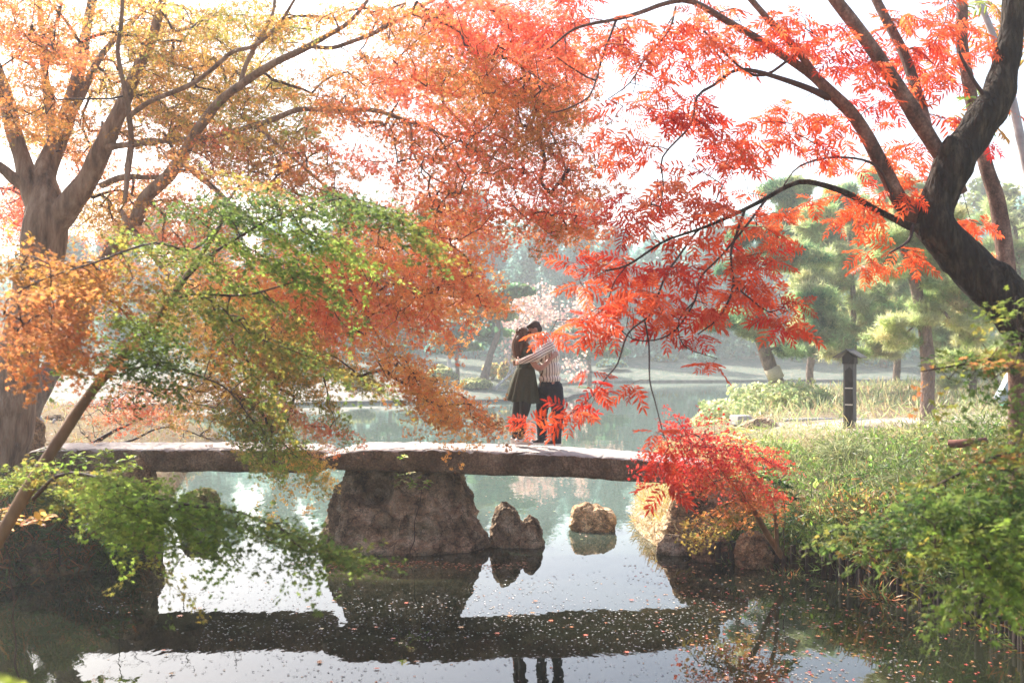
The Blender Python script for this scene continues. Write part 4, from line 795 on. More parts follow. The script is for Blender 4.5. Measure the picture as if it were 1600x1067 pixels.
# slender trunks behind it
for k, (lab, pts) in enumerate([('tall slender reddish trunk crossing behind the dark wax tree trunk', [(1592, 640, 12.2, 15), (1585, 540, 12, 14), (1574, 420, 12, 13), (1562, 322, 12, 12), (1540, 258, 12, 11), (1519, 169, 12, 10), (1506, 75, 12, 9), (1500, -20, 12, 8)]),
                                ('thin pale stem slanting behind the top of the wax tree', [(1600, 240, 12.5, 7), (1570, 110, 12.6, 6), (1545, 40, 12.7, 5), (1520, -20, 12.8, 5)])]):
    if k == 1: pts = [(1700, 700, 12.4, 10), (1640, 400, 12.4, 8)]+pts
    T = Tree('slender_tree', lab, 'tree', P(pts[0][0], 790, 12.2), 'bark_red' if k == 0 else 'bark_pale', 30+k)
    pts = [(pts[0][0], 790, 12.2, pts[0][3])]+pts
    T.limb(pts, 'trunk', 0.1, 14, 0.06)
    pin_blobs(T, [(1470+60*k, 60, 50, 60, 12, .8, 7, 'flame+scarlet'), (1540, 140, 40, 50, 12, .8, 4, 'flame+bgreen')] if k == 0 else [(1560, 30, 30, 40, 12.6, .5, 4, 'bgreen+flame')], 0.3, 6)
    T.finish(T_PIN, 'leaf_red', 0, r0=0.002, cap=0.01)

# ------------------------------------------------------------ small red maple at the right end of the bridge
E_ = Tree('red_maple', 'small scarlet maple drooping over the right end of the stone bridge', 'tree', P(1215, 870, 12.6), 'bark_tan', 4)
E_.limb([(1222, 872, 12.7, 5), (1201, 838, 12.6, 4.5), (1182, 805, 12.4, 4), (1160, 778, 12.3, 3.5), (1137, 748, 12.2, 3), (1112, 712, 12.1, 2.5), (1100, 690, 12, 2)], 'trunk', 0.05, 8)
E_.limb([(1215, 865, 12.6, 3.5), (1210, 800, 12.4, 3), (1180, 750, 12.3, 2.5), (1150, 700, 12.2, 2)], 'trunk', 0.05, 8)
E_.limb([(1160, 778, 12.3, 2.5), (1130, 790, 12.1, 2), (1100, 810, 12, 1.5)], 'limb', 0.05, 6)
E_.blobs([(1075, 690, 50, 26, 30, 11.9, .4, 1.6, 'crimson'), (1040, 725, 45, 24, 20, 11.8, .4, 1.6, 'crimson+red'), (1050, 665, 22, 18, 30, 11.8, .3, 1.2, 'crimson+red'), (1120, 705, 60, 24, 15, 12, .4, 1.4, 'crimson+red'), (1180, 712, 50, 16, 10, 12.2, .4, 1.8, 'red+crimson'), (1210, 720, 20, 12, 15, 12.2, .3, 1.5, 'red'),
 (1110, 745, 70, 26, 10, 12, .4, 1.6, 'rust+red'), (1150, 755, 55, 24, 20, 12.1, .4, 1.6, 'red+rust'), (1080, 740, 40, 22, 0, 12, .3, 1.3, 'red+rust'), (1180, 765, 35, 20, 20, 12.2, .3, 1.3, 'red'), (1150, 800, 50, 20, -10, 12.1, .4, 1.2, 'orange+rust'), (1110, 815, 38, 18, -20, 11.9, .3, 1.5, 'ochre+olive'), (1090, 840, 30, 12, -10, 11.9, .2, 1.4, 'olive+yel'), (1190, 790, 30, 16, 10, 12.3, .3, 1.0, 'rust'), (1120, 660, 30, 14, 40, 11.8, .2, .6, 'crimson')], 0.056, 20, 0.36, 0.26, 100, tilt=0.65)
E_.finish(T_MAPLE, 'leaf_red', 300, tm_far=T_MAPLE5, r0=0.0016, cap=0.008)

# ------------------------------------------------------------ near green maple, lower right
D_ = Tree('maple_tree', 'near green maple branch spreading over the bank at the lower right', 'tree', (P(1800, 1330, 5.3)), 'bark_thin', 5)
D_.limb([(1800, 1330, 5.3, 34), (1796, 1150, 5.3, 30), (1790, 1000, 5.3, 26), (1780, 860, 5.4, 24), (1760, 740, 5.5, 20), (1720, 640, 5.6, 13), (1680, 560, 5.7, 6), (1640, 480, 5.8, 2)], 'trunk', 0.05, 12)
D_.limb([(1770, 790, 5.4, 8), (1690, 770, 5.3, 6), (1600, 790, 5.2, 5), (1520, 830, 5.1, 3.5), (1440, 850, 5.1, 2.5), (1370, 860, 5.1, 1.6)], sides=8)
D_.limb([(1740, 690, 5.5, 6), (1660, 690, 5.4, 5), (1580, 705, 5.3, 3.5), (1500, 740, 5.3, 2.4), (1400, 790, 5.3, 1.5)], sides=8)
D_.limb([(1700, 610, 5.6, 5), (1640, 580, 5.5, 4), (1570, 560, 5.5, 3), (1500, 570, 5.5, 1.8), (1440, 580, 5.5, 1)], sides=8)
D_.blobs([(1560, 715, 60, 16, -15, 5.5, .4, 1.0, 'olive+green+tan'), (1470, 745, 55, 14, -18, 5.4, .3, 1.1, 'green+olive'), (1570, 760, 60, 35, 10, 5.2, .4, 1.3, 'green+dgreen'), (1480, 800, 70, 35, 10, 5.1, .4, 1.6, 'green+dgreen'), (1400, 820, 60, 24, 160, 5.2, .3, .8, 'green+dgreen'), (1350, 830, 40, 18, 165, 5.2, .3, .5, 'green+olive'), (1540, 850, 70, 45, 20, 5, .4, 1.6, 'green+bgreen'), (1470, 860, 45, 18, 160, 5, .3, .9, 'green+olive'), (1420, 872, 26, 12, 140, 5, .2, .6, 'green+dgreen'),
  (1570, 910, 40, 34, 40, 4.9, .3, 1.5, 'bgreen+green'), (1510, 920, 35, 24, 130, 4.9, .3, 1.2, 'bgreen+green'), (1590, 690, 30, 30, 0, 5.4, .3, 1.4, 'green+olive'), (1430, 800, 60, 16, 165, 5.3, .2, .6, 'green+dgreen'),
  (1560, 560, 50, 14, 5, 5.5, .4, .9, 'olive+tan'), (1500, 565, 50, 12, 5, 5.6, .4, .8, 'green+dgreen'), (1540, 600, 50, 10, 10, 5.5, .3, .6, 'green+dgreen'), (1590, 530, 30, 10, 160, 5.4, .3, .9, 'green+dgreen'), (1585, 480, 26, 16, 160, 5.4, .3, .7, 'green+olive'), (1580, 625, 25, 14, 20, 5.4, .3, .8, 'green'), (1455, 590, 30, 8, 10, 5.6, .2, .6, 'olive+rust')],
  0.058, 18, 0.34, 0.22, 26, tilt=0.42, sag=0.03, flat=0.035)
D_.finish(T_MAPLE, 'leaf', 300, tm_far=T_MAPLE5, r0=0.0014, cap=0.006)
# ------------------------------------------------------------ trees behind the pond
PAL.update(bluegreen=[(0.17, 0.31, 0.28), (0.21, 0.35, 0.31), (0.14, 0.27, 0.25)], pine=[(0.10, 0.22, 0.11), (0.14, 0.26, 0.12), (0.08, 0.18, 0.09)],  # bluegreen is lightened so the leaf colour itself carries distance haze
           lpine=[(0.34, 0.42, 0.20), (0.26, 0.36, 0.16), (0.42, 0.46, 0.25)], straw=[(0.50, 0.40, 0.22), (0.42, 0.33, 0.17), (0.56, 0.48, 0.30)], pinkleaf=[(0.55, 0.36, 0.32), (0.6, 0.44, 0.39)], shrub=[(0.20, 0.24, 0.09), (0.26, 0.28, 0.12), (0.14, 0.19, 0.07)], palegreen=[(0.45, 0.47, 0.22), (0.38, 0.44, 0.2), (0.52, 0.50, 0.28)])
T_TUFT = None
def tuft_tmpl():
    V = []; Ft = []; g = np.random.default_rng(3)
    for k in range(6):
        a = k/6*6.28+g.random()*.6; e = g.uniform(0.1, 0.9); d = np.array([math.cos(a)*math.cos(e), math.sin(e)*0.9+0.25, math.sin(a)*math.cos(e)]); s = norm(np.cross(d, [0.3, 0.2, 1]))*0.045
        n = len(V); V += [-s, s, d]; Ft.append((n, n+1, n+2))
    return np.array(V), [np.array(Ft)]
T_TUFT = tuft_tmpl()
def gz(x, y): return float(ground_z(np.array([x]), np.array([y]))[0])
def crown_tree(name, label, xpx, ybase, Y, pads, keys, n, size, tm, trunk, bark='bark_pine', seed=0, mat='leaf', group=None, flatk=0.5, bare=False):
    """pads: (x, y, rx_px, ry_px) foliage masses seen at distance Y; trunk: (x, y, r_px) up the stem"""
    b = P(xpx, ybase, Y); b[2] = gz(b[0], b[1])-0.1
    yb = HY-(b[2]-H)/Y*F
    T = Tree(name, label, 'tree', b, bark, seed, group)
    st = max(0.25, Y/F*8)
    tr = [(xpx, yb, Y, trunk[0][2]*1.15)]+[(x, y, Y, r) for x, y, r in trunk if y < yb-3]
    T.limb(tr, 'trunk', st, 8, 0.08)
    s = Y/F
    C = [];
    g = T.rng; pos = []; nrm = []; siz = []; col = []
    tot = sum(rx*ry for _, _, rx, ry in pads)
    for (x, y, rx, ry) in pads:
        c = P(x, y, Y+g.uniform(-.6, .6)*rx*s); C.append(c)
        m = int(n*rx*ry/tot)
        # clumps inside the mass so that the outline breaks up
        nc = max(3, int(6+rx*ry/60)); u = norm(g.standard_normal((nc, 3)))*(g.random((nc, 1))**0.4)
        cc = c+u*np.array([rx*s, rx*s*0.9, ry*s])*0.85; C += list(cc[:: max(1, nc//5)])
        w = g.integers(0, nc, m); rcl = max(rx, ry)*s*(0.32 if nc > 8 else .5)
        q = g.standard_normal((m, 3))*np.array([1, 1, flatk])*rcl*0.55
        p = cc[w]+q; pos.append(p); nrm.append(norm(q/np.array([1, 1, flatk])+np.array([0, 0, .6])*rcl)+g.standard_normal((m, 3))*0.5)
        bc = pal(keys, nc, g, 0.14); col.append(np.clip(bc[w]*(1+0.15*g.standard_normal((m, 1))), .005, .9)); siz.append(size*g.uniform(.6, 1.25, m))
    T.reach(C, 0.05, step=st*1.5)
    pos = np.concatenate(pos); T.L = dict(pos=[pos], nrm=[np.concatenate(nrm)], dr=[g.standard_normal((len(pos), 3))+[0, 0, .4]], size=[np.concatenate(siz)], col=[np.concatenate(col)])
    T.twig = bark; T.finish(tm, mat, 0, r0=0.012*Y/50, ex=0.5, cap=0.06)
    return T
def round_crown(cx, top, bot, w, n, rng):
    out = []
    for k in range(n):
        t = (k+0.5)/n; y = top+(bot-top)*t; ww = w*math.sin(math.pi*(0.18+0.72*t))**0.8
        for j in range(1+int(ww/26)):
            out.append((cx+rng.uniform(-1, 1)*ww*0.75, y+rng.uniform(-6, 6), max(8, ww*0.42), max(6, (bot-top)/n*0.9)))
    return out
rg = random.Random(5)
far_labels = {}
FT = [ # name, x, Y, top, bottom of crown, half width, palette, label
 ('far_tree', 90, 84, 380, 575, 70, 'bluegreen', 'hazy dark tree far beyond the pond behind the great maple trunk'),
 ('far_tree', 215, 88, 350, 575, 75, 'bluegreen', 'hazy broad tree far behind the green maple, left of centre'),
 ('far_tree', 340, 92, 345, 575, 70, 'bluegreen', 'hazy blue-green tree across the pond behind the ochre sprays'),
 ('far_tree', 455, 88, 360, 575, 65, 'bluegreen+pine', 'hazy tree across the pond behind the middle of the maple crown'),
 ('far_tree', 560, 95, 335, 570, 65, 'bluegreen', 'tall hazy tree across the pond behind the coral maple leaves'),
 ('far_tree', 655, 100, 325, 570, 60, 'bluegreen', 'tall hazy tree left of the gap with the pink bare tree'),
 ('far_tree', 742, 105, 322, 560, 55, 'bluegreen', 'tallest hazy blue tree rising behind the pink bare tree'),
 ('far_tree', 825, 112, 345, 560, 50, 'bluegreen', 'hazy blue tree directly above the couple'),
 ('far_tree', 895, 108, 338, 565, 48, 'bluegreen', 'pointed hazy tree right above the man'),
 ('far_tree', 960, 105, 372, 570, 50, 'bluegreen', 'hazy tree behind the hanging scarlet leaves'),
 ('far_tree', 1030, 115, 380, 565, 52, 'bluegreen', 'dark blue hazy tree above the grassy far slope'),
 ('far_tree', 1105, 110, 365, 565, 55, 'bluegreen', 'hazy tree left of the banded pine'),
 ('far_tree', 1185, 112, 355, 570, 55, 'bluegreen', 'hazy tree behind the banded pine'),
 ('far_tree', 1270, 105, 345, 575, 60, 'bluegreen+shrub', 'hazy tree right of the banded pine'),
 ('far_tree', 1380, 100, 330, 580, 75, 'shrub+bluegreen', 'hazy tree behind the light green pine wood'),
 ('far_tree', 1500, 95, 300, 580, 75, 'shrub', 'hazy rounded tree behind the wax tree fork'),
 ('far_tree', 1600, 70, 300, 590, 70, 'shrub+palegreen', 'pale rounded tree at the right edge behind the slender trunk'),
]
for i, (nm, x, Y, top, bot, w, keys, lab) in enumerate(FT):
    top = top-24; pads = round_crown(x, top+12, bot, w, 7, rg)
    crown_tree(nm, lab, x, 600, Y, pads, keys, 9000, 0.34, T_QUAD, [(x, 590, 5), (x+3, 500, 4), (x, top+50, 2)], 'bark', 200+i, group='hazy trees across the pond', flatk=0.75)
MT = [
 ('pine_tree', 520, 74, [(505, 505, 45, 14), (540, 530, 40, 12), (480, 540, 35, 12), (520, 480, 35, 12), (560, 555, 30, 9)], 'pine+bluegreen', 'blue-green pine on the far bank behind the orange maple', [(520, 600, 4), (522, 540, 3), (520, 480, 2)]),
 ('pine_tree', 610, 72, [(600, 500, 45, 13), (640, 520, 35, 10), (570, 535, 35, 10), (615, 545, 30, 8), (600, 475, 30, 10)], 'pine', 'pine with flat layers left of the round shrubs', [(612, 608, 4), (608, 540, 3), (604, 480, 2)]),
 ('pine_tree', 715, 62, [(735, 512, 45, 12), (700, 525, 36, 9), (770, 525, 32, 10), (745, 492, 34, 9), (690, 545, 28, 7), (730, 540, 30, 6)], 'pine+bluegreen', 'layered pine with thin straight trunk just left of the couple', [(715, 592, 3.2), (714, 550, 3), (716, 510, 2)]),
 ('pine_tree', 758, 60, [(765, 470, 35, 12), (800, 455, 30, 10), (745, 455, 25, 10), (780, 490, 25, 8)], 'shrub+pine', 'pale green broad tree leaning behind the woman', [(757, 590, 7), (766, 555, 5), (778, 520, 4.5), (775, 480, 3)]),
 ('pine_tree', 920, 78, [(925, 545, 40, 10), (900, 520, 30, 9), (945, 525, 28, 8), (960, 550, 28, 7)], 'pine+shrub', 'low spreading pine right of the man', [(921, 600, 4), (920, 560, 3), (918, 530, 2)]),
]
for i, (nm, x, Y, pads, keys, lab, tr) in enumerate(MT):
    crown_tree(nm, lab, tr[0][0], 600, Y, pads, keys, 7000, 0.30, T_QUAD, tr, 'bark_pine', 240+i, flatk=0.45)
# the far-off wood behind them, one mass
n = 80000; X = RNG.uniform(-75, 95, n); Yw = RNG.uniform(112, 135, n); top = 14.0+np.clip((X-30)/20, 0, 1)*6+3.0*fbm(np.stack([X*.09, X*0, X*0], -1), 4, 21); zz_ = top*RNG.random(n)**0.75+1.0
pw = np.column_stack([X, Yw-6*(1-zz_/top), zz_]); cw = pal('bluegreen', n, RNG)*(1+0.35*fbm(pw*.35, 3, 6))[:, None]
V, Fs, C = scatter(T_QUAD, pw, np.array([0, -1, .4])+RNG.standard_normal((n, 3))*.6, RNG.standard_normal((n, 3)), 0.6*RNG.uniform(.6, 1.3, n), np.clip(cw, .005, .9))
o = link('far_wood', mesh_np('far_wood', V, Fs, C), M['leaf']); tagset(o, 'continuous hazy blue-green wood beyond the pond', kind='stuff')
# rounded shrubs along the far bank
for i, (x, Y, rx, ry, keys, lab) in enumerate([(690, 60, 22, 15, 'palegreen+shrub', 'round clipped shrub on the far bank under the layered pine'), (800, 62, 22, 24, 'palegreen+yel', 'pale yellow round bush behind the woman'), (640, 63, 24, 14, 'shrub+bluegreen', 'dark round shrub on the far bank left of the pine trunk'), (745, 58, 24, 10, 'shrub+palegreen', 'low shrub at the foot of the leaning pale tree'),
        (770, 64, 16, 14, 'yel+palegreen', 'small yellowish bush beside the leaning pale tree'), (910, 72, 26, 12, 'shrub+pine', 'low green shrub behind the white sand spit'), (955, 95, 24, 10, 'shrub+bluegreen', 'shrub on the far slope behind the hanging scarlet leaves'), (1040, 104, 20, 8, 'bluegreen+shrub', 'small shrub high on the far grassy slope'), (560, 58, 26, 12, 'shrub', 'low shrub on the far bank left of the orange spray'), (450, 58, 30, 13, 'shrub+pine', 'wide low shrub on the far bank under the ochre sprays'), (330, 60, 34, 15, 'shrub', 'wide shrub on the tan spit behind the green maple'), (1100, 102, 22, 9, 'pine+bluegreen', 'dark shrub on the far slope left of the banded pine')]):
    X = (x-800)/F*Y; z = gz(X, Y); s = Y/F; g = RNG; n = 2600; c = np.array([X, Y, z+ry*s*0.7])
    t = thing('shrub', lab, 'shrub', (X, Y, z), 'shrubs on the far bank')
    u = norm(g.standard_normal((n, 3)))*(0.75+0.25*g.random((n, 1))); u[:, 2] = np.abs(u[:, 2])-0.3*g.random(n); u *= (1+0.18*fbm(u*2.2+i, 3, i))[:, None]
    V, Fs, Cc = scatter(T_QUAD, c+u*np.array([rx*s, rx*s, ry*s*1.1]), u+g.standard_normal((n, 3))*.5, g.standard_normal((n, 3)), 0.2*g.uniform(.6, 1.3, n), pal(keys, n, g))
    o = link('foliage', mesh_np('foliage', V, Fs, Cc), M['leaf'], t); o['kind'] = 'stuff'
    mb = MB()
    for k in range(5): a = k*1.26; mb.tube([(X, Y, z-0.1), (X+math.cos(a)*rx*s*.3, Y+math.sin(a)*rx*s*.3, z+ry*s*.6), (X+math.cos(a)*rx*s*.6, Y+math.sin(a)*rx*s*.6, z+ry*s*1.2)], [0.05, 0.035, 0.015], 5)
    o = mb.build('stem', M['bark'], t)
# bare pinkish tree behind the couple, and a leaning white stem
def bare_tree(name, label, base_px, Y, h, seed, lean=0, keys='pinkleaf', nleaf=2500, spread=1.0, bark='bark_pale', depth=6):
    g = random.Random(seed); b = P(base_px[0], base_px[1], Y); b[2] = gz(b[0], b[1])-0.1
    t = thing(name, label, 'tree', b); mbt = MB(); mb = MB(); tips = []
    def grow(p, d, L_, r, k):
        q = [p]; dd = Vector(d)
        for j in range(4):
            dd = (dd+Vector((g.gauss(0, .16), g.gauss(0, .16), g.gauss(0, .10)))).normalized(); q.append(q[-1]+dd*L_/4)
        (mbt if k == 0 else mb).tube([v[:] for v in q], np.linspace(r, r*0.62, 5), 8 if k < 2 else 4, cap=False)
        if k >= 3: tips.extend(q[2:])
        if k < depth:
            for j in range(3 if k in (0, 1) else 2+(g.random() < .35)):
                ax = Vector((g.gauss(0, 1), g.gauss(0, 1), g.gauss(0, .35))).normalized()
                nd = (dd*0.75+ax*0.75*spread+Vector((0, 0, .12))).normalized()
                grow(q[-1 if j < 2 else 3], nd, L_*g.uniform(.62, .85), r*0.60, k+1)
    grow(Vector(b), Vector((lean, 0, 1)).normalized(), h*0.26, h*0.022, 0)
    mbt.build('trunk', M[bark], t, True); o = mb.build('branches', M[bark], t, True); o['kind'] = 'stuff'
    if nleaf:
        T_ = np.array([v[:] for v in tips]); gg = np.random.default_rng(seed); w = gg.integers(0, len(T_), nleaf)
        V, Fs, Cc = scatter(T_QUAD, T_[w]+gg.standard_normal((nleaf, 3))*.25, gg.standard_normal((nleaf, 3)), gg.standard_normal((nleaf, 3)), 0.16*gg.uniform(.6, 1.3, nleaf), pal(keys, nleaf, gg))
        o = link('foliage', mesh_np('foliage', V, Fs, Cc), M['leaf'], t); o['kind'] = 'stuff'
    return t
bare_tree('bare_tree', 'pale pinkish half-bare tree with white branches behind the couple', (822, 590), 66, 9.5, 3, 0.05, nleaf=3500, spread=1.1)
bare_tree('bare_tree', 'white-stemmed bare tree leaning over the far waterline behind the woman', (772, 612), 58, 4.5, 9, 0.9, nleaf=300)
bare_tree('bare_tree', 'pinkish half-bare tree above the pale pine at the left of the gap', (700, 595), 80, 9, 14, 0.0, nleaf=3000)

# pines on the right bank
def pads_px(lst): return lst
crown_tree('pine_tree', 'leaning pine with a straw band round its trunk at the pond edge', 1222, 612, 33, [(1150, 495, 48, 14), (1185, 520, 35, 10), (1110, 505, 30, 10), (1270, 470, 42, 26), (1290, 500, 30, 22), (1260, 520, 45, 14), (1300, 530, 35, 10), (1240, 545, 40, 9), (1215, 400, 45, 26), (1170, 370, 35, 20), (1270, 400, 40, 20), (1140, 420, 26, 12)], 'pine+lpine', 16000, 0.22, T_TUFT,
           [(1218, 606, 11.5), (1205, 575, 11), (1188, 530, 9), (1165, 480, 7), (1150, 445, 6), (1150, 400, 5), (1180, 350, 3)], 'bark_pine', 301, 'needle', flatk=0.5)
BP = bpy.data.objects['pine_tree.005'] if 'pine_tree.005' in bpy.data.objects else None
mb = MB(); mb.tube([P(1213.5, 592, 33), P(1206, 575, 33)], 12.6/F*33, 14, (1, 1, 1), cap=True)
M['straw'] = solid_mat('straw_wrap', [(0.3, (0.42, 0.33, 0.22)), (0.7, (0.62, 0.52, 0.38))], 12, (1, 1, 4), bump=.5)
for o in bpy.data.objects:
    if o.get('label', '').startswith('leaning pine with a straw band'): mb.build('straw_band', M['straw'], o, True)
def needle_pads(x0, x1, y0, y1, n, rx, ry, rng): return [(rng.uniform(x0, x1), rng.uniform(y0, y1), rng.uniform(.6, 1.3)*rx, rng.uniform(.6, 1.3)*ry) for _ in range(n)]
crown_tree('pine_tree', 'pine with slender tan trunk and light green needles right of the signpost', 1450, 640, 23, needle_pads(1370, 1530, 320, 470, 26, 30, 12, rg)+needle_pads(1380, 1560, 470, 570, 14, 30, 10, rg), 'lpine+palegreen', 22000, 0.17, T_TUFT,
           [(1450, 620, 11), (1448, 540, 10), (1436, 470, 9), (1425, 425, 8), (1410, 380, 7), (1400, 330, 4)], 'bark_pine', 302, 'needle')
for i, (x, Y, x0, x1, y0, y1, n, lab, keys) in enumerate([(1330, 36, 1250, 1400, 330, 560, 26, 'light green pine behind the signpost', 'lpine+palegreen'), (1265, 44, 1210, 1330, 290, 480, 20, 'tall hazy pine between the banded pine and the signpost', 'lpine+pine'),
        (1400, 46, 1330, 1470, 270, 520, 26, 'tall pale pine behind the slender tan trunk', 'lpine+palegreen'), (1520, 34, 1460, 1600, 400, 600, 26, 'pale green pine below the dark wax tree trunk', 'palegreen+lpine'), (1590, 42, 1530, 1660, 320, 560, 22, 'pale pine at the right edge beyond the bank', 'palegreen+lpine')]):
    crown_tree('pine_tree', lab, x, 620, Y, needle_pads(x0, x1, y0, y1, int(n*1.9), 26, 12, rg), keys, 17000, 0.0085*Y*0.95, T_TUFT, [(x, 600, 6), (x+4, 500, 5), (x-3, y0+40, 3)], 'bark_pine', 310+i, 'needle')

# ------------------------------------------------------------ ground cover and small plants
def on_land(n, x0, x1, y0, y1, dmin, dmax, rng, dens=None):
    out = []
    while sum(len(o) for o in out) < n:
        X = rng.uniform(x0, x1, n); Y = rng.uniform(y0, y1, n); d = pond_dist(X, Y); k = (d > dmin) & (d < dmax)
        if dens is not None: k &= rng.random(n) < dens(X, Y)
        out.append(np.stack([X[k], Y[k]], -1))
    q = np.concatenate(out)[:n]; return np.column_stack([q, ground_z(q[:, 0], q[:, 1])])
def cover(name, label, pos, keyf, size, tm, mat='grass', up=1.0, lean=(0, 0, 0), tilt=0.45, parent=None, sz=(.6, 1.3), high=0.0):
    n = len(pos); g = RNG; pos = pos.copy(); hn = np.clip(0.55+0.9*fbm(pos*np.array([.9, .9, 0]), 3, 12), 0.05, 1.3); pos[:, 2] += high*hn*g.random(n)
    dr = np.array([0, 0, up])+g.standard_normal((n, 3))*tilt+np.array(lean); nrm = g.standard_normal((n, 3))
    V, Fs, C = scatter(tm, pos, nrm, dr, size*g.uniform(*sz, n), keyf(pos))
    o = link(name, mesh_np(name, V, Fs, C), M[mat], parent); o['label'] = label; o['kind'] = 'stuff'; return o
g = RNG
pthf = lambda X, Y: 1-np.exp(-((Y-(21.8+0.036*(X-8)**2))/2.9)**2)*np.clip((X-5.5)/1.5, 0, 1)
def key_near(p):  # front slope leaves coloured darker, standing in for shade of the wax tree
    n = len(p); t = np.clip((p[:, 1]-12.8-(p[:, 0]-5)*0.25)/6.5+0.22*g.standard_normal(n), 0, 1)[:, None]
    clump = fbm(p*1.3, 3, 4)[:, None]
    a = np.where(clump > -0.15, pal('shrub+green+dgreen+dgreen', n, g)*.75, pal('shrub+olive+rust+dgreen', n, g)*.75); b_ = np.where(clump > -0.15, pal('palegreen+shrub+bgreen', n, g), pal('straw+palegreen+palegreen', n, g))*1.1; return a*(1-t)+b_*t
pos = np.vstack([on_land(14000, 2.9, 7, 6, 14, -0.05, 0.7, g), on_land(24000, 2.3, 10, 6, 19, 0.02, 5.5, g, lambda X, Y: np.clip((X-2.8)/0.7, 0, 1)), on_land(12000, 3.5, 14, 15, 22, 0.05, 12, g, lambda X, Y: pthf(X, Y)*np.clip((X-3.5)/1, 0, 1))])
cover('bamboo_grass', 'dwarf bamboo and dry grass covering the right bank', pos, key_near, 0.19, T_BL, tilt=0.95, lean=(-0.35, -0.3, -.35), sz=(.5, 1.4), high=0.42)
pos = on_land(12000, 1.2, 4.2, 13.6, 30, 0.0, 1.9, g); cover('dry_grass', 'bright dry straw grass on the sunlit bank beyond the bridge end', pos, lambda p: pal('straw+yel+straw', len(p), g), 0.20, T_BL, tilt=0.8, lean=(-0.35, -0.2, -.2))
pos = on_land(15000, 6, 30, 24, 50, 0.1, 22, g, pthf); cover('low_shrubs', 'pale low shrubs and grass beyond the path', pos, lambda p: pal('palegreen+lpine+straw', len(p), g), 0.42, T_BL, tilt=0.6)
pos = np.vstack([on_land(9000, 2.9, 7, 6, 14, -0.03, 1.2, g), on_land(12000, 2.6, 10, 7, 18, 0.02, 5.0, g)])
cover('leafy_undergrowth', 'broad-leaved weeds and creepers mixed into the bamboo grass of the right bank', pos, lambda p: key_near(p)*np.array([.85, 1.08, .8]), 0.085, T_OV, mat='leaf', tilt=1.0, up=.3, lean=(-.2, -.3, -.2), high=.46)
for k, (x, y, Y, r, keys, lab) in enumerate([(1245, 770, 13.6, .50, 'green+dgreen', 'dark green dwarf bamboo clump right of the red maple'), (1335, 800, 12.9, .45, 'shrub+green', 'mid green dwarf bamboo clump above the middle of the stakes'), (1420, 745, 13.6, .55, 'green+shrub', 'broad green weed clump halfway up the right bank'), (1290, 850, 12.3, .32, 'rust+dgreen', 'brown withered clump hanging over the stakes by the red maple'),
        (1230, 835, 12.9, .30, 'rust+shrub', 'brownish weeds between the red maple stem and the stakes'), (1380, 870, 11.7, .30, 'shrub+dgreen+rust', 'dark tangled weeds hanging over the stakes near the near maple'), (1320, 700, 16.5, .5, 'palegreen+shrub', 'pale sunlit weeds in front of the signpost'), (1500, 660, 17, .6, 'palegreen+straw', 'tall pale grass tuft under the wax tree')]):
    c = P(x, y, Y); c[2] = gz(c[0], c[1]); t = thing('weed_clump', lab, 'plant', c); n = 1700
    u = norm(g.standard_normal((n, 3))); u[:, 2] = np.abs(u[:, 2])*.8-.15; rr = r*g.random((n, 1))**.5
    V, Fs, C = scatter(T_BL, c+u*rr*np.array([1, 1, .8]), g.standard_normal((n, 3))+[0, -.3, .8], u+g.standard_normal((n, 3))*.5+[0, -.1, -.15], .20*g.uniform(.5, 1.3, n), pal(keys, n, g))
    o = link('leaves', mesh_np('leaves', V, Fs, C), M['grass'], t); o['kind'] = 'stuff'
# mound of clipped azalea at the pond edge
t = thing('azalea_mound', 'pale green mounded bush at the pond edge under the banded pine', 'bush', (P(1180, 650, 30)[0], 30, 1.0))
n = 16000; cx_ = np.array([[P(1205, 640, 31)[0], 31, 0.9], [P(1165, 655, 28)[0], 29.5, 0.6], [P(1250, 640, 31)[0], 32, 1.0], [P(1140, 665, 27)[0], 27.5, 0.35]]); rr_ = np.array([[1.5, 2.0, 0.95], [1.1, 2.4, 0.8], [1.2, 1.6, .8], [.7, 1.4, .6]])
w_ = g.integers(0, 4, n); u = norm(g.standard_normal((n, 3))); u[:, 2] = np.abs(u[:, 2]); u *= (1+0.30*fbm(u*2.6, 4, 2))[:, None]*(0.8+.25*g.random((n, 1)))
V, Fs, C = scatter(T_QUAD, cx_[w_]+u*rr_[w_], u+g.standard_normal((n, 3))*.5, g.standard_normal((n, 3)), 0.10*g.uniform(.6, 1.3, n), pal('palegreen+lpine', n, g))
o = link('foliage', mesh_np('foliage', V, Fs, C), M['leaf'], t); o['kind'] = 'stuff'
# left bank undergrowth
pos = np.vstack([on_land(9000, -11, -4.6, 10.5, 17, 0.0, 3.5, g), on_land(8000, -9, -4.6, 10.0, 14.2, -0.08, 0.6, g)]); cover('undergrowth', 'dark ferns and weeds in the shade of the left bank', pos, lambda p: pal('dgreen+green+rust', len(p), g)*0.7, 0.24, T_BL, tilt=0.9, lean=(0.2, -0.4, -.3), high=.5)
pos = on_land(9000, -30, -6, 20, 50, 0.0, 10, g); cover('dry_grass', 'thin dry grass on the left bank beyond the bridge', pos, lambda p: pal('straw+rust+olive', len(p), g), 0.22, T_BL, tilt=0.7)
pos = on_land(26000, -34, 40, 47, 100, 0.3, 40, g, lambda X, Y: 0.35+0.65*(fbm(np.stack([X*.2, Y*.2, X*0], -1), 2, 5) > 0)); pos = pos[pos[:, 1] > 46]
cover('far_grass', 'hazy grass tufts and fallen leaves on the far bank', pos, lambda p: pal('shrub+bluegreen+straw', len(p), g), 0.22, T_BL, tilt=0.9)
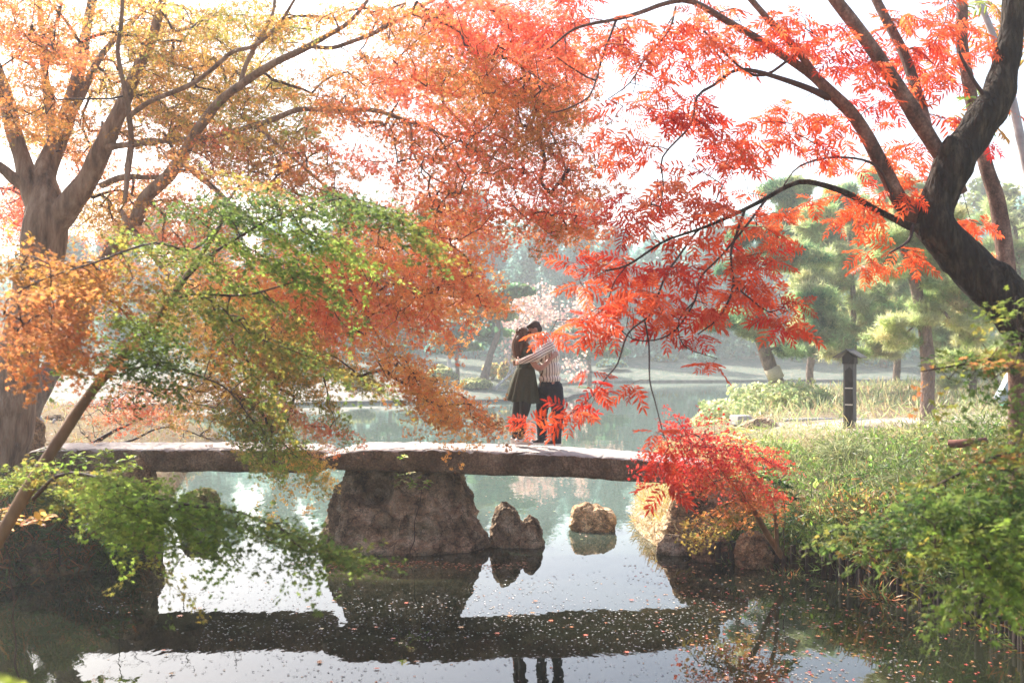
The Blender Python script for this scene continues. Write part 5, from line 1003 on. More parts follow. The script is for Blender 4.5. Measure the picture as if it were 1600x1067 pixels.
def broad_shrub(name, label, spots, Y, size, keys, seed, nl=10, nparts=60, cat='plant', grp=None):
    """upright stems with whorls of broad leaves; spots in photo pixels are the whorls"""
    q = P(*spots[0], Y); T = Tree(name, label, cat, (q[0], Y, gz(q[0], Y)), 'bark_thin', seed, grp)
    zc = gz(q[0], Y+.1); mx = np.mean([P(*s_, Y)[0] for s_ in spots])
    T.limb([(mx, Y+.15, zc-0.1, .012), (mx, Y+.1, zc+.12, .010), (mx+.02, Y+.05, zc+.22, .008)], 'stem', 0.05, 6, 0, world=True)
    C = [P(x, y, Y+T.rng.uniform(-.15, .15)) for x, y in spots]; ends = T.reach(C, 0.05)
    for (p, td) in ends:
        m = nl+T.rng.integers(-2, 3)
        for k in range(m):
            a = k*2.4; e = T.rng.uniform(-.2, .7); d = np.array([math.cos(a), math.sin(a), e])
            T.L['pos'].append((p-np.array([0, 0, .04*(k/m)]))[None]); T.L['nrm'].append((np.array([-e*math.cos(a), -e*math.sin(a), 1.0])+T.rng.standard_normal(3)*.2)[None]); T.L['dr'].append(d[None]); T.L['size'].append(np.array([size*T.rng.uniform(.6, 1.2)])); T.L['col'].append(pal(keys, 1, T.rng))
    T.finish(T_OV, 'leaf', nparts, r0=0.0022, cap=0.006); return T
broad_shrub('leafy_shrub', 'bright green broad-leaved shrub against the left bridge slab', [(150, 712), (168, 705), (180, 722), (200, 715), (160, 728), (190, 735), (135, 722), (210, 728), (120, 712)], 12.8, 0.13, 'bgreen+green', 401, 9, 80)
broad_shrub('leafy_shrub', 'greyish pale-leaved shrub sprig beside the maple trunk at the bridge end', [(60, 708), (85, 715), (45, 718), (72, 700), (105, 708), (92, 700)], 13.0, 0.09, 'palegreen+green', 402, 9, 50)
broad_shrub('leafy_shrub', 'pale yellow-leaved sprig in front of the shady left bank', [(52, 800), (70, 805), (40, 812), (25, 798), (10, 805), (18, 790), (5, 820), (30, 815), (62, 812), (2, 795)], 6.4, 0.075, 'yel+yel+pinky', 403, 5, 60)
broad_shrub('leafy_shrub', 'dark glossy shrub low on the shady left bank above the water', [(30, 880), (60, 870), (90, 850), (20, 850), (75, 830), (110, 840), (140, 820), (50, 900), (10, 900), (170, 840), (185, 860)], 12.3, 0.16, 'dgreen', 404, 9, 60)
broad_shrub('leafy_shrub', 'dark green evergreen shrub beside the red maple', [(1190, 745), (1205, 752), (1220, 748), (1215, 765), (1230, 760), (1200, 735), (1240, 775), (1225, 785)], 12.6, 0.13, 'green+dgreen', 405, 11, 80)
broad_shrub('leafy_shrub', 'yellow-leaved bush behind the red maple by the stone block', [(1140, 675), (1150, 668), (1165, 672), (1155, 685), (1175, 690), (1145, 695), (1168, 702), (1185, 705), (1130, 688), (1150, 705)], 14.8, 0.15, 'yel+palegreen', 406, 9, 60)
broad_shrub('leafy_shrub', 'small pale fern-like plant growing on top of the huge boulder', [(632, 748), (645, 752), (655, 745), (622, 742), (640, 738), (668, 752), (630, 712), (618, 755), (642, 760), (660, 760)], 13.75, 0.085, 'palegreen+bgreen', 407, 6, 40)
# mossy fern cushions
for k, (x, y, Y, lab, keys) in enumerate([(40, 745, 12.4, 'yellow-green fern cushion at the foot of the maple trunk', 'olive+bgreen'), (95, 770, 12.6, 'green fern cushion under the leaning trunk', 'green+olive'), (180, 860, 13.2, 'dark fern hanging over the water by the left boulder', 'dgreen+green')]):
    c = P(x, y, Y); t = thing('fern', lab, 'fern', (c[0], c[1], c[2]-.2)); n = 900
    u = norm(g.standard_normal((n, 3))); u[:, 2] = np.abs(u[:, 2])
    V, Fs, C = scatter(T_BL, c+u*np.array([.15, .15, .08])-[0, 0, .15], g.standard_normal((n, 3)), u+g.standard_normal((n, 3))*.3+[0, 0, -.1], .22*g.uniform(.5, 1.2, n), pal(keys, n, g))
    o = link('frond', mesh_np('frond', V, Fs, C), M['grass'], t); o['kind'] = 'stuff'
# bare twiggy bush over the water behind the left slab
T = Tree('bare_shrub', 'leafless twiggy shrub hanging over the pond behind the left slab', 'shrub', (P(120, 700, 17.5)[0], 17.5, 0.6), 'bark_thin', 411)
T.limb([(100, 720, 17.3, 4), (150, 690, 17, 3.4), (180, 672, 16.8, 2.6), (220, 655, 16.6, 1.8)], 'stem', .08, 6)
T.limb([(130, 705, 17.2, 3), (200, 690, 16.8, 2), (260, 668, 16.6, 1.4), (330, 686, 16.5, 1)], 'stem', .08, 6)
T.reach([P(g.uniform(110, 380), g.uniform(585, 692), g.uniform(16, 17.5)) for _ in range(130)], 0.25, back=.3); T.twigs(0.0035, .4, .012)

# ------------------------------------------------------------ stakes, sign post, stone block, logs
st = thing('log_palisade', 'row of upright dark wooden stakes holding the right bank', 'palisade', (4.2, 12, 0))
M['stake'] = solid_mat('wet_stake', [(0.3, (0.012, 0.009, 0.007)), (0.6, (0.04, 0.026, 0.02)), (0.8, (0.09, 0.06, 0.045))], 6, (2, 2, .4), .8, .6, 20)
i0 = POND.index((2.75, 13.55)); path = PP[i0:i0+6]; seg = []; n0 = None
for (ax, ay), (bx, by) in zip(path[:-1], path[1:]):
    Ls = math.hypot(bx-ax, by-ay); k = int(Ls/0.082)
    for j in range(k):
        t_ = j/k; x = ax+(bx-ax)*t_; y = ay+(by-ay)*t_
        if y < 8.4: continue
        seg.append((x-0.03+random.uniform(-.02, .02), y+random.uniform(-.02, .02), random.uniform(.035, .05), random.uniform(.14, .34)))
smesh = []
for k in range(8):
    mb = MB(); h = 1.0; lx = random.uniform(-.05, .05)
    mb.tube([(0, 0, -1.0), (lx*.3, 0, -.3), (lx, 0, .55), (lx*1.05, 0, 1.0), (lx*1.05, 0, 1.01)], [1.05, 1, .95, .9, .1], 9, (1, 1, 1), True, 0.10, 1.2); me = mb.mesh('stake', True); me.materials.append(M['stake']); smesh.append(me)
for (x, y, r, h) in seg:
    o = bpy.data.objects.new('stake', random.choice(smesh)); COL.objects.link(o); o.parent = st
    o.matrix_basis = Matrix.Translation((x-4.2, y-12, 0)) @ Matrix.Rotation(random.uniform(0, 6.28), 4, 'Z') @ Matrix.Diagonal((r, r, h, 1))
M['postwood'] = solid_mat('weathered_grey_wood', [(0.3, (0.06, 0.055, 0.05)), (0.7, (0.16, 0.15, 0.14))], 5, (6, 6, .5), .8, .4, 20)
M['postdark'] = solid_mat('dark_stained_wood', [(0.3, (0.010, 0.007, 0.006)), (0.7, (0.03, 0.02, 0.017))], 5, (6, 6, .5), .6, .3, 20)
M['pale'] = solid_mat('pale_wood', [(0.3, (0.55, 0.48, 0.40)), (0.7, (0.7, 0.63, 0.55))], 5)
Yp = 20.0; b = P(1328, 672, Yp); b[2] = gz(b[0], b[1])
sp = thing('sign_post', 'roofed dark wooden signpost with two pale bands standing by the path', 'signpost', b)
ztop = P(1328, 560, Yp)[2]; hh = ztop-b[2]; rot = Matrix.Rotation(R(-38), 3, 'Z')
def lp(x, y, z): v = rot@Vector((x, y, z)); return (b[0]+v.x, b[1]+v.y, b[2]+v.z)
mb = MB(); mb.box(lp(0, 0, hh/2-.05), (0.20, 0.20, hh), rot, bev=0.006); mb.build('post', M['postwood'], sp)
mb = MB(); mb.box(lp(.02, -.108, hh*.40), (0.15, 0.02, hh*.82), rot)
mb.box(lp(.02, -.108, hh*.82), (0.105, 0.019, .12), rot@Matrix.Rotation(R(45), 3, 'Y')); mb.build('dark_panel', M['postdark'], sp)
for t_ in (0.33, 0.57): mb = MB(); mb.box(lp(.02, -.121, hh*t_), (0.155, 0.014, 0.022), rot); mb.build('band', M['pale'], sp)
mb = MB(); mb.box(lp(0, 0, hh-.05), (0.23, 0.23, .12), rot); mb.box(lp(0, 0, hh+.02), (0.17, 0.26, .17), rot@Matrix.Rotation(R(45), 3, 'Y')); mb.build('gable', M['postdark'], sp)
for s_ in (-1, 1):
    mb = MB(); mb.box(lp(s_*.13, 0, hh+.10), (0.34, 0.42, .022), rot@Matrix.Rotation(R(s_*30), 3, 'Y'), bev=.003); mb.build('roof_board', M['postwood'], sp)
M['granite'] = solid_mat('granite', [(0.3, (0.34, 0.32, 0.30)), (0.7, (0.52, 0.5, 0.47))], 30, bump=.3)
c = P(1161, 657, 25); mb = MB(); mb.box((c[0], 25.2, c[2]), (0.42, 0.5, .24), Matrix.Rotation(R(14), 3, 'Z'), bev=.02); o = mb.build('stone_block', M['granite']); tagset(o, 'square pale granite block on the grassy pond edge', 'stone')
le = thing('log_edging', 'low pale logs lying along the far side of the path behind the signpost', 'edging', P(1340, 660, 25))
for k, (xa, ya, xb, yb_) in enumerate([(1225, 657, 1318, 656), (1322, 656, 1402, 660), (1338, 667, 1410, 664), (1405, 661, 1480, 668)]):
    mb = MB(); mb.tube([P(xa, ya, 25-k*.3), P((xa+xb)/2, (ya+yb_)/2-.6, 25-k*.3), P(xb, yb_, 25-k*.3)], .055, 9, (1, 1, 1), True, .08); mb.build('log', M['granite'], le, True)
mb = MB(); mb.tube([P(1482, 694, 13.5), P(1512, 692, 13.4), P(1542, 689, 13.3)], .055, 10, (1, 1, 1), True, .15)
M['redwood'] = solid_mat('red_rotten_wood', [(0.3, (0.07, 0.02, 0.015)), (0.7, (0.22, 0.09, 0.06))], 8); o = mb.build('fallen_log', M['redwood'], None, True); tagset(o, 'short reddish rotten log lying in the bamboo grass', 'log')
# a pale and green sheet draped over something pointed at the right edge
Yt = 13.5; t = thing('draped_sheet', 'pointed pale blue and green sheet standing in the grass at the right edge', 'sheet', P(1578, 635, Yt))
for nm, pts, mt, cc in (('pale_side', [(1584, 577), (1560, 622), (1568, 632), (1592, 598), (1588, 580)], 'cloth_pale', 0), ('green_side', [(1586, 577), (1590, 600), (1568, 634), (1590, 640), (1604, 610)], 'cloth_green', .12)):
    if mt not in M: M[mt] = solid_mat(mt, [(0.3, (0.50, 0.62, 0.66) if mt == 'cloth_pale' else (0.02, 0.14, 0.07)), (0.7, (0.72, 0.80, 0.82) if mt == 'cloth_pale' else (0.05, 0.24, 0.12))], 12, bump=1, bscale=30, dist=.03)
    F0 = [P(x, y, Yt+cc) for x, y in pts]; k = len(F0); F1 = [p+np.array([.02, .18, 0]) for p in F0]
    mb = MB(); fs = [[list(range(k))], [[k+i for i in range(k)][::-1]]]
    mb.add(np.array(F0+F1), [np.array(fs[0]), np.array(fs[1]), np.array([[i, k+i, k+(i+1) % k, (i+1) % k] for i in range(k)])]); mb.build(nm, M[mt], t)

# ------------------------------------------------------------ leaves floating on the pond
M['float'] = leaf_mat('floating_leaf', 0.1, 1.0, 0.35, 0.5); PAL['grey'] = [(0.30, 0.28, 0.27), (0.22, 0.21, 0.20), (0.38, 0.35, 0.34)]
def in_water(n, f):
    out = []
    while sum(map(len, out)) < n:
        q = f(n); d = pond_dist(q[:, 0], q[:, 1]); out.append(q[d < -0.03])
    return np.concatenate(out)[:n]
def scat_float(q, tm, size, keys, nm='floating_leaves'):
    n = len(q); p = np.column_stack([q, np.full(n, 0.004)]); p[:, 2] += g.random(n)*.004
    V, Fs, C = scatter(tm, p, np.array([0, 0, 1.0])+g.standard_normal((n, 3))*.06, np.column_stack([g.standard_normal((n, 2)), np.zeros(n)]), size, pal(keys, n, g))
    V[:, 2] = np.maximum(V[:, 2], 0.002); return V, Fs, C
def near_f(n):
    Y = 7.6+7.5*g.random(n)**1.2; X = g.uniform(-5.2, 5.2, n)*(Y/12); q = np.column_stack([X, Y])
    dn = fbm(np.column_stack([X*.7, Y*1.6, X*0]), 3, 8); k = (dn > 0.05+0.3*g.random(n)) | (g.random(n) < .10); return q[k]
def drift(n):
    X = g.uniform(-3.0, 0.2, n); return np.column_stack([X, 13.5+0.1*np.sin(X*4)-np.abs(g.standard_normal(n))*.22])
parts_ = [scat_float(in_water(2200, lambda n: np.column_stack([g.uniform(-3.2, 3.0, n), 10.4+.8*g.standard_normal(n)])), T_MAPLE5, 0.028*g.uniform(.5, 1.4, 2200), 'grey'),
          scat_float(in_water(1500, near_f), T_MAPLE5, 0.034*g.uniform(.5, 1.4, 1500), 'grey'), scat_float(in_water(220, near_f), T_MAPLE5, 0.045*g.uniform(.6, 1.2, 220), 'rust+tan'),
          scat_float(in_water(420, drift), T_MAPLE5, 0.05*g.uniform(.6, 1.2, 420), 'rust+coral+pinky'),
          scat_float(in_water(500, lambda n: np.column_stack([g.uniform(1.5, 4.9, n), g.uniform(8.5, 13.4, n)])), T_MAPLE5, 0.05*g.uniform(.6, 1.2, 500), 'rust+red+tan'),
          scat_float(in_water(700, lambda n: np.column_stack([g.uniform(-6, 8, n), g.uniform(15, 34, n)])), T_MAPLE5, 0.06*g.uniform(.6, 1.2, 700), 'palegreen+pinky')]
mb = MB()
for V, Fs, C in parts_: mb.add(V, Fs, C)
o = mb.build('floating_leaves', M['float']); tagset(o, 'many small fallen leaves and petals drifting on the near water', kind='stuff')
mes = []
for c in pal('rust+coral+straw', 8, g):
    me = mesh_np('floating_leaf', T_MAPLE[0]*np.array([1, 1, .3])+[0, 0, .0], [f for f in T_MAPLE[1] if f.size], c); me.materials.append(M['float']); mes.append(me)
q = in_water(45, lambda n: np.column_stack([g.uniform(-3.6, 4.6, n), g.uniform(8.2, 11.5, n)]))
for x, y in q:
    o = bpy.data.objects.new('floating_leaf', random.choice(mes)); COL.objects.link(o); s_ = random.uniform(.07, .1); o.location = (x, y, .012); o.rotation_euler = (0, 0, random.uniform(0, 6.28)); o.scale = (s_,)*3
    tagset(o, 'single larger fallen maple leaf floating flat on the near water', 'leaf', 'larger leaves floating on the near water')
o = scat_float(np.zeros((0, 2)), T_MAPLE5, np.zeros(0), 'rust') if False else None
# blurred green leaf right at the lower left corner
tl = Tree('low_sapling', 'bright green sapling leaves close to the lens in the lower left corner', 'sapling', P(-230, 2300, 1.9), 'bark_thin', 430)
tl.limb([(-230, 2300, 1.9, 12), (-215, 1700, 1.9, 11), (-160, 1250, 1.9, 10), (-60, 1120, 1.9, 8), (-20, 1085, 1.9, 5)], 'stem', .02, 6)
for (x, y) in ((15, 1058), (40, 1075), (-10, 1050), (60, 1100)):
    tl.L['pos'].append(P(x-30, y+14, 1.9)[None]); tl.L['nrm'].append(np.array([[.1, -.5, 1.0]])); tl.L['dr'].append(np.array([[1, .1, .1]])); tl.L['size'].append(np.array([.075])); tl.L['col'].append(pal('bgreen', 1, g))
tl.reach([P(x-30, y+14, 1.9) for (x, y) in ((15, 1058), (40, 1075), (-10, 1050), (60, 1100))], 0.02, step=.03)
tl.finish(T_OV, 'leaf', 4, r0=.001, cap=.003)
# ------------------------------------------------------------ the couple on the bridge
YC = 14.6; SC = YC/F
def Q(x, y, dy=0.0): p = P(x, y, YC); return np.array([p[0], YC+dy, p[2]])
def ell(mb, c, r, rot=None, seg=14):
    bm = bmesh.new(); bmesh.ops.create_uvsphere(bm, u_segments=seg, v_segments=seg-4, radius=1)
    for v in bm.verts: v.co = Vector((v.co.x*r[0], v.co.y*r[1], v.co.z*r[2]))
    mb.bm(bm, c, rot)
def limbs(mb, pts, rads, ell_=None):
    q = spline(np.column_stack([np.array(pts), np.array(rads)]), 0.03); mb.tube(q[:, :3], q[:, 3], 14, cap=True)
    for p, r in ((q[0, :3], q[0, 3]), (q[-1, :3], q[-1, 3])): ell(mb, p, (r, r, r), seg=10)
def organic(name, mb, mat, parent, voxel=0.008, smooth=4, fold=0.0, fscale=14):
    o = mb.build(name, mat, parent, True)
    r = o.modifiers.new('skin', 'REMESH'); r.mode = 'VOXEL'; r.voxel_size = voxel; r.use_smooth_shade = True
    s = o.modifiers.new('soft', 'SMOOTH'); s.iterations = smooth; s.factor = 0.5
    if fold:
        tx = bpy.data.textures.new(name+'_folds', 'CLOUDS'); tx.noise_scale = 1.0/fscale
        d = o.modifiers.new('folds', 'DISPLACE'); d.texture = tx; d.strength = fold; d.mid_level = 0.5
    return o
def fabric(name, c, var=0.2, rough=0.9, scale=60):
    return solid_mat(name, [(0.3, tuple(v*(1-var) for v in c)), (0.7, tuple(min(.95, v*(1+var)) for v in c))], scale, rough=rough, bump=.3, dist=.004)
def stripes(name, ax, period, base, line, duty=0.20):
    m, nt, out = new_mat(name); L = nt.links; geo = N(nt, 'ShaderNodeNewGeometry')
    dp = N(nt, 'ShaderNodeVectorMath', operation='DOT_PRODUCT'); L.new(geo.outputs['Position'], dp.inputs[0]); dp.inputs[1].default_value = tuple(float(v)/period for v in ax)
    nz = N(nt, 'ShaderNodeTexNoise', i_Scale=7.0); L.new(geo.outputs['Position'], nz.inputs['Vector'])
    ad = N(nt, 'ShaderNodeMath', operation='MULTIPLY_ADD'); L.new(nz.outputs['Fac'], ad.inputs[0]); ad.inputs[1].default_value = 0.55; L.new(dp.outputs['Value'], ad.inputs[2])
    fr = N(nt, 'ShaderNodeMath', operation='FRACT'); L.new(ad.outputs[0], fr.inputs[0])
    c = ramp(nt, fr.outputs[0], [(0.0, base), (0.5-duty/2-.06, base), (0.5-duty/2, line), (0.5+duty/2, line), (0.5+duty/2+.06, base)])
    b = N(nt, 'ShaderNodeBsdfPrincipled', i_Roughness=0.85); L.new(c, b.inputs['Base Color']); L.new(b.outputs[0], out.inputs[0]); return m
M['skin'] = fabric('skin', (0.52, 0.27, 0.19), .06, .5, 20)
M['hair_brown'] = solid_mat('brown_hair', [(0.3, (0.10, 0.045, 0.026)), (0.7, (0.28, 0.14, 0.08))], 30, (1, 1, .15), .5, .6, 60, .01)
M['hair_dark'] = fabric('dark_hair', (0.06, 0.034, 0.022), .3, .6)
M['dress'] = fabric('dark_green_dress', (0.062, 0.062, 0.036), .25)
M['tights'] = fabric('black_tights', (0.022, 0.014, 0.014), .2, .7)
M['jeans'] = fabric('navy_trousers', (0.018, 0.022, 0.034), .3)
M['white_shoe'] = fabric('white_shoe', (0.62, 0.56, 0.53), .08, .6)
M['dark_shoe'] = fabric('dark_shoe', (0.025, 0.02, 0.022), .2, .6)
M['eye'] = fabric('dark_eye', (0.02, 0.015, 0.01), .1, .2)
M['stripe_body'] = stripes('striped_shirt', (1, .35, .05), 0.042, (0.88, 0.78, 0.67), (0.18, 0.09, 0.07))
sv = norm(np.cross(Q(806, 566)-Q(858, 538), [0, 1, 0])); M['stripe_sleeve'] = stripes('striped_sleeve', sv, 0.036, (0.88, 0.78, 0.67), (0.19, 0.10, 0.08))

def head(mb, c, f, up, k=1.0):
    """skull, jaw, nose, lips, ear on the near side; f = facing, up = crown direction"""
    f = norm(np.array(f, float)); up = norm(np.array(up, float)); up = norm(up-f*np.dot(up, f)); s = np.cross(up, f)
    Rm = np.column_stack([f, s, up]); g_ = lambda a, b_, c_: c+f*a*k+s*b_*k+up*c_*k
    ell(mb, g_(-.012, 0, .028), (.096*k, .076*k, .098*k), Rm); ell(mb, g_(.030, 0, -.035), (.062*k, .056*k, .078*k), Rm); ell(mb, g_(.05, 0, -.082), (.030*k, .034*k, .024*k), Rm)
    mb.tube([g_(.085, 0, .022), g_(.104, 0, -.008), g_(.112, 0, -.024)], [.009*k, .014*k, .015*k], 8); ell(mb, g_(.078, 0, .032), (.02*k, .05*k, .012*k), Rm)
    ell(mb, g_(.086, 0, -.050), (.013*k, .022*k, .007*k), Rm); ell(mb, g_(.084, 0, -.063), (.013*k, .020*k, .008*k), Rm)
    for q in (-1, 1): ell(mb, g_(-.012, q*.078, -.005), (.018*k, .010*k, .032*k), Rm, 10)
    return g_, Rm
def eyes(parent, g_, Rm, k=1):
    mb = MB()
    for q in (-1, 1): ell(mb, g_(.078, q*.030, .010), (.010*k, .014*k, .010*k), Rm, 10)
    mb.build('eyes', M['eye'], parent, True)
def hand(mb, wrist, d, nrm, side, k=1.0, curl=0.25):
    """palm and five fingers; d = along the fingers, nrm = back of the hand, side = towards the thumb"""
    d = norm(np.array(d, float)); nrm = norm(np.array(nrm, float)); nrm = norm(nrm-d*np.dot(d, nrm)); s = np.array(side, float); s = norm(s-d*np.dot(d, s)-nrm*np.dot(nrm, s))
    Rm = np.column_stack([d, s, nrm]); ell(mb, wrist+d*.050*k, (.052*k, .041*k, .017*k), Rm)
    for j, (o_, L_) in enumerate(((.030, .070), (.010, .080), (-.010, .074), (-.029, .058))):
        p0 = wrist+d*.082*k+s*o_*k; p1 = p0+(d-nrm*curl*.5+s*o_*3)*L_*.45*k; p2 = p1+(d-nrm*curl*1.4+s*o_*3)*L_*.34*k; p3 = p2+(d-nrm*curl*2.4)*L_*.26*k
        mb.tube([p0-d*.02, p0, p1, p2, p3], [.0095*k, .0095*k, .009*k, .0083*k, .0072*k], 8)
    p0 = wrist+d*.025*k+s*.030*k; p1 = p0+(d*.55+s*.75)*.038*k; p2 = p1+(d*.9+s*.35-nrm*.2)*.034*k; mb.tube([p0, p1, p2], [.013*k, .0115*k, .009*k], 8)
def shoe(name, mat, parent, heel, toe, w, h, sole_mat, ankle):
    d = toe-heel; L_ = np.linalg.norm(d); d = d/L_; s = np.cross(d, [0, 0, 1]); s = s/np.linalg.norm(s)
    mb = MB(); ts = np.linspace(0, 1, 16); V = []; m = 14
    for t in ts:
        ww = w*(0.72+0.35*math.sin(t*2.6+.1))*(1 if t < .85 else math.sqrt(max(.02, 1-((t-.85)/.16)**2)))*(1 if t > .06 else .75); hh = h*(1.0-0.62*np.clip((t-.25)/.45, 0, 1))*(1 if t < .9 else .75)*(1 if t > .05 else .8)
        for j in range(m):
            a = 2*math.pi*j/m; V.append(heel+d*L_*t+s*math.cos(a)*ww+np.array([0, 0, max(-.004, hh*.5+math.sin(a)*hh*.55)+.018]))
    i = np.arange(15)[:, None]*m; j = np.arange(m)[None]; j2 = (j+1) % m
    V = np.vstack([V, np.mean(V[:m], 0), np.mean(V[-m:], 0)]); K = 16*m; jj = np.arange(m); k2 = (jj+1) % m
    mb.add(V, [np.stack([i+j, i+m+j, i+m+j2, i+j2], -1).reshape(-1, 4), np.stack([np.full(m, K), jj, k2], -1), np.stack([np.full(m, K+1), 15*m+k2, 15*m+jj], -1)])
    o = mb.build(name, mat, parent, True)
    mb = MB(); V = []
    for zz in (0, .02):
        for k in range(20):
            a = 2*math.pi*k/20; V.append(heel+d*(L_*.5+math.cos(a)*L_*.515)+s*math.sin(a)*w*(1.0+.10*math.cos(a))+np.array([0, 0, zz]))
    q = np.arange(20); mb.add(np.array(V), [np.stack([q, (q+1) % 20, 20+(q+1) % 20, 20+q], -1), np.array([list(range(20))[::-1]]), np.array([list(range(20, 40))])])
    s_ = mb.build('sole', sole_mat, None); s_.parent = o
    return o
ZB = Q(0, 699)[2]
def top_z():                          # bridge surface under the feet
    V = np.array([s2.data.vertices[i].co[:] for i in range(len(s2.data.vertices))]); k = (abs(V[:, 0]-Q(845, 0)[0]) < .5) & (abs(V[:, 1]-YC) < .25); return float(V[k, 2].max())
ZB = top_z()
def fl(x, dy): p = Q(x, 0, dy); return np.array([p[0], p[1], ZB])

# man
man = thing('person', 'man in cream striped shirt and dark trousers hugging and kissing the woman', 'person', (Q(858, 0)[0], YC, ZB), 'couple embracing on the bridge')
mb = MB()
hips = Q(858, 598); chest = Q(857, 560)
ell(mb, Q(858, 600), (.145, .155, .13)); ell(mb, Q(859, 578), (.145, .155, .15)); ell(mb, Q(858, 557), (.135, .17, .15)); ell(mb, Q(857, 545), (.10, .17, .08))
limbs(mb, [Q(856, 545), Q(849, 533), Q(842, 524)], [.075, .058, .06])
gM, RM = head(mb, Q(835.5, 516), (-.84, -.12, -.52), (-.50, 0, .86))
shL = Q(857, 541, -.19); elL = Q(836, 556, -.34); wrL = Q(812, 565, -.27)
limbs(mb, [shL, elL, wrL], [.055, .042, .030]); hand(mb, wrL, Q(803, 566, -.12)-wrL, (-.25, -1, .1), (0, 0, 1), 1.05, .35)
shR = Q(857, 541, .19); elR = Q(838, 562, .32); wrR = Q(815, 568, .24); limbs(mb, [shR, elR, wrR], [.055, .042, .03]); hand(mb, wrR, (-1, -.5, 0), (-.3, 1, 0), (0, 0, 1))
aL = fl(846, .10)+[0, 0, .09]; aR = fl(868, -.12)+[0, 0, .09]
limbs(mb, [Q(853, 602, .09), Q(847, 645, .11), aL], [.085, .058, .042]); limbs(mb, [Q(864, 602, -.09), Q(870, 645, -.12), aR], [.085, .058, .042])
for a, tx in ((aL, 832), (aR, 852)): limbs(mb, [a-[0, 0, .04], fl(tx, a[1]-YC)+[0, 0, .04]], [.036, .026])
organic('body', mb, M['skin'], man, .0065, 3); eyes(man, gM, RM)
mb = MB(); ell(mb, gM(-.022, 0, .045), (.098, .080, .094), RM); ell(mb, gM(-.05, 0, -.005), (.066, .074, .07), RM); ell(mb, gM(.03, 0, .095), (.055, .060, .034), RM)
organic('hair', mb, M['hair_dark'], man, .008, 2, .006, 60)
mb = MB(); ell(mb, Q(859, 592), (.170, .185, .09)); ell(mb, Q(859, 576), (.172, .19, .16)); ell(mb, Q(858, 556), (.160, .20, .16)); ell(mb, Q(856, 544), (.125, .20, .085)); ell(mb, Q(852, 537), (.075, .10, .06))
organic('shirt', mb, M['stripe_body'], man, .010, 6, .022, 9)
for (a, b_, c_) in ((shL, elL, wrL), (shR, elR, wrR)):
    mb = MB(); limbs(mb, [a, (a+b_)/2+[0, 0, -.01], b_+[0, 0, -.012], (b_+c_)/2+[0, 0, -.005], c_*.94+b_*.06], [.086, .074, .064, .052, .043]); organic('sleeve', mb, M['stripe_sleeve'], man, .009, 3, .014, 14)
mb = MB(); mb.tube([Q(853.5, 537, -.05)+[0, -.03, 0], Q(846, 533, -.08), Q(840, 531, -.03)], [.02, .022, .016], 8); organic('collar', mb, M['stripe_sleeve'], man, .007, 2)
mb = MB(); ell(mb, Q(859, 600), (.158, .165, .10)); ell(mb, Q(860, 607), (.160, .165, .11))
limbs(mb, [Q(852, 606, .08), Q(847, 645, .11), aL+[0.01, 0, .06], aL+[.01, 0, -.015]], [.118, .088, .074, .076]); limbs(mb, [Q(867, 606, -.08), Q(871, 645, -.12), aR+[0.01, 0, .06], aR+[.01, 0, -.015]], [.120, .090, .075, .078])
organic('trousers', mb, M['jeans'], man, .010, 4, .02, 12)
for a, tx, hx in ((aL, 828, 852), (aR, 850, 876)):
    shoe('shoe', M['dark_shoe'], man, fl(hx, a[1]-YC), fl(tx, a[1]-YC-.03), .047, .085, M['white_shoe'], a)

# woman
wom = thing('person', 'woman with long brown hair in short dark green dress and black tights embracing the man', 'person', (Q(815, 0)[0], YC, ZB), 'couple embracing on the bridge')
mb = MB()
ell(mb, Q(820, 598), (.125, .155, .12)); ell(mb, Q(821, 576), (.10, .125, .12)); ell(mb, Q(822, 558), (.105, .14, .12)); ell(mb, Q(822, 549), (.08, .15, .06))
limbs(mb, [Q(821, 548), Q(820, 538), Q(820, 530)], [.055, .044, .046])
gW, RW = head(mb, Q(819.5, 524), (.86, -.15, .46), (-.44, 0, .90), .95)
wsL = Q(824, 550, -.17); weL = Q(841, 575, -.30); whL = Q(861, 559, -.24)
limbs(mb, [wsL, weL+[0, 0, .0], whL], [.046, .040, .027]); hand(mb, whL, Q(871, 550, -.16)-whL, (.35, -1, .1), (-.4, 0, 1), .95, .2)
wsR = Q(824, 550, .17); weR = Q(840, 573, .27); whR = Q(860, 562, .22); limbs(mb, [wsR, weR, whR], [.046, .036, .026]); hand(mb, whR, (1, -.3, .3), (.3, 1, 0), (0, 0, 1), .95)
bL = fl(803.5, .06)+[0, 0, .085]; bR = fl(811.5, -.09)+[0, 0, .085]
limbs(mb, [Q(816, 605, .08), Q(806, 652, .07), bL], [.078, .050, .032]); limbs(mb, [Q(822, 605, -.08), Q(816.5, 652, -.09), bR], [.080, .050, .032])
for a, tx in ((bL, 822), (bR, 830)): limbs(mb, [a-[0, 0, .045], fl(tx, a[1]-YC)+[0, 0, .03]], [.032, .022])
organic('body', mb, M['skin'], wom, .0065, 3); eyes(wom, gW, RW, .95)
mb = MB(); limbs(mb, [Q(815, 612, .08), Q(808, 640, .075), Q(805.5, 655, .07), Q(806.5, 668, .07), bL], [.098, .070, .056, .058, .038]); limbs(mb, [Q(822, 612, -.08), Q(819.5, 640, -.09), Q(815.5, 655, -.09), Q(816, 668, -.09), bR], [.105, .078, .060, .062, .040]); organic('tights', mb, M['tights'], wom, .008, 3)
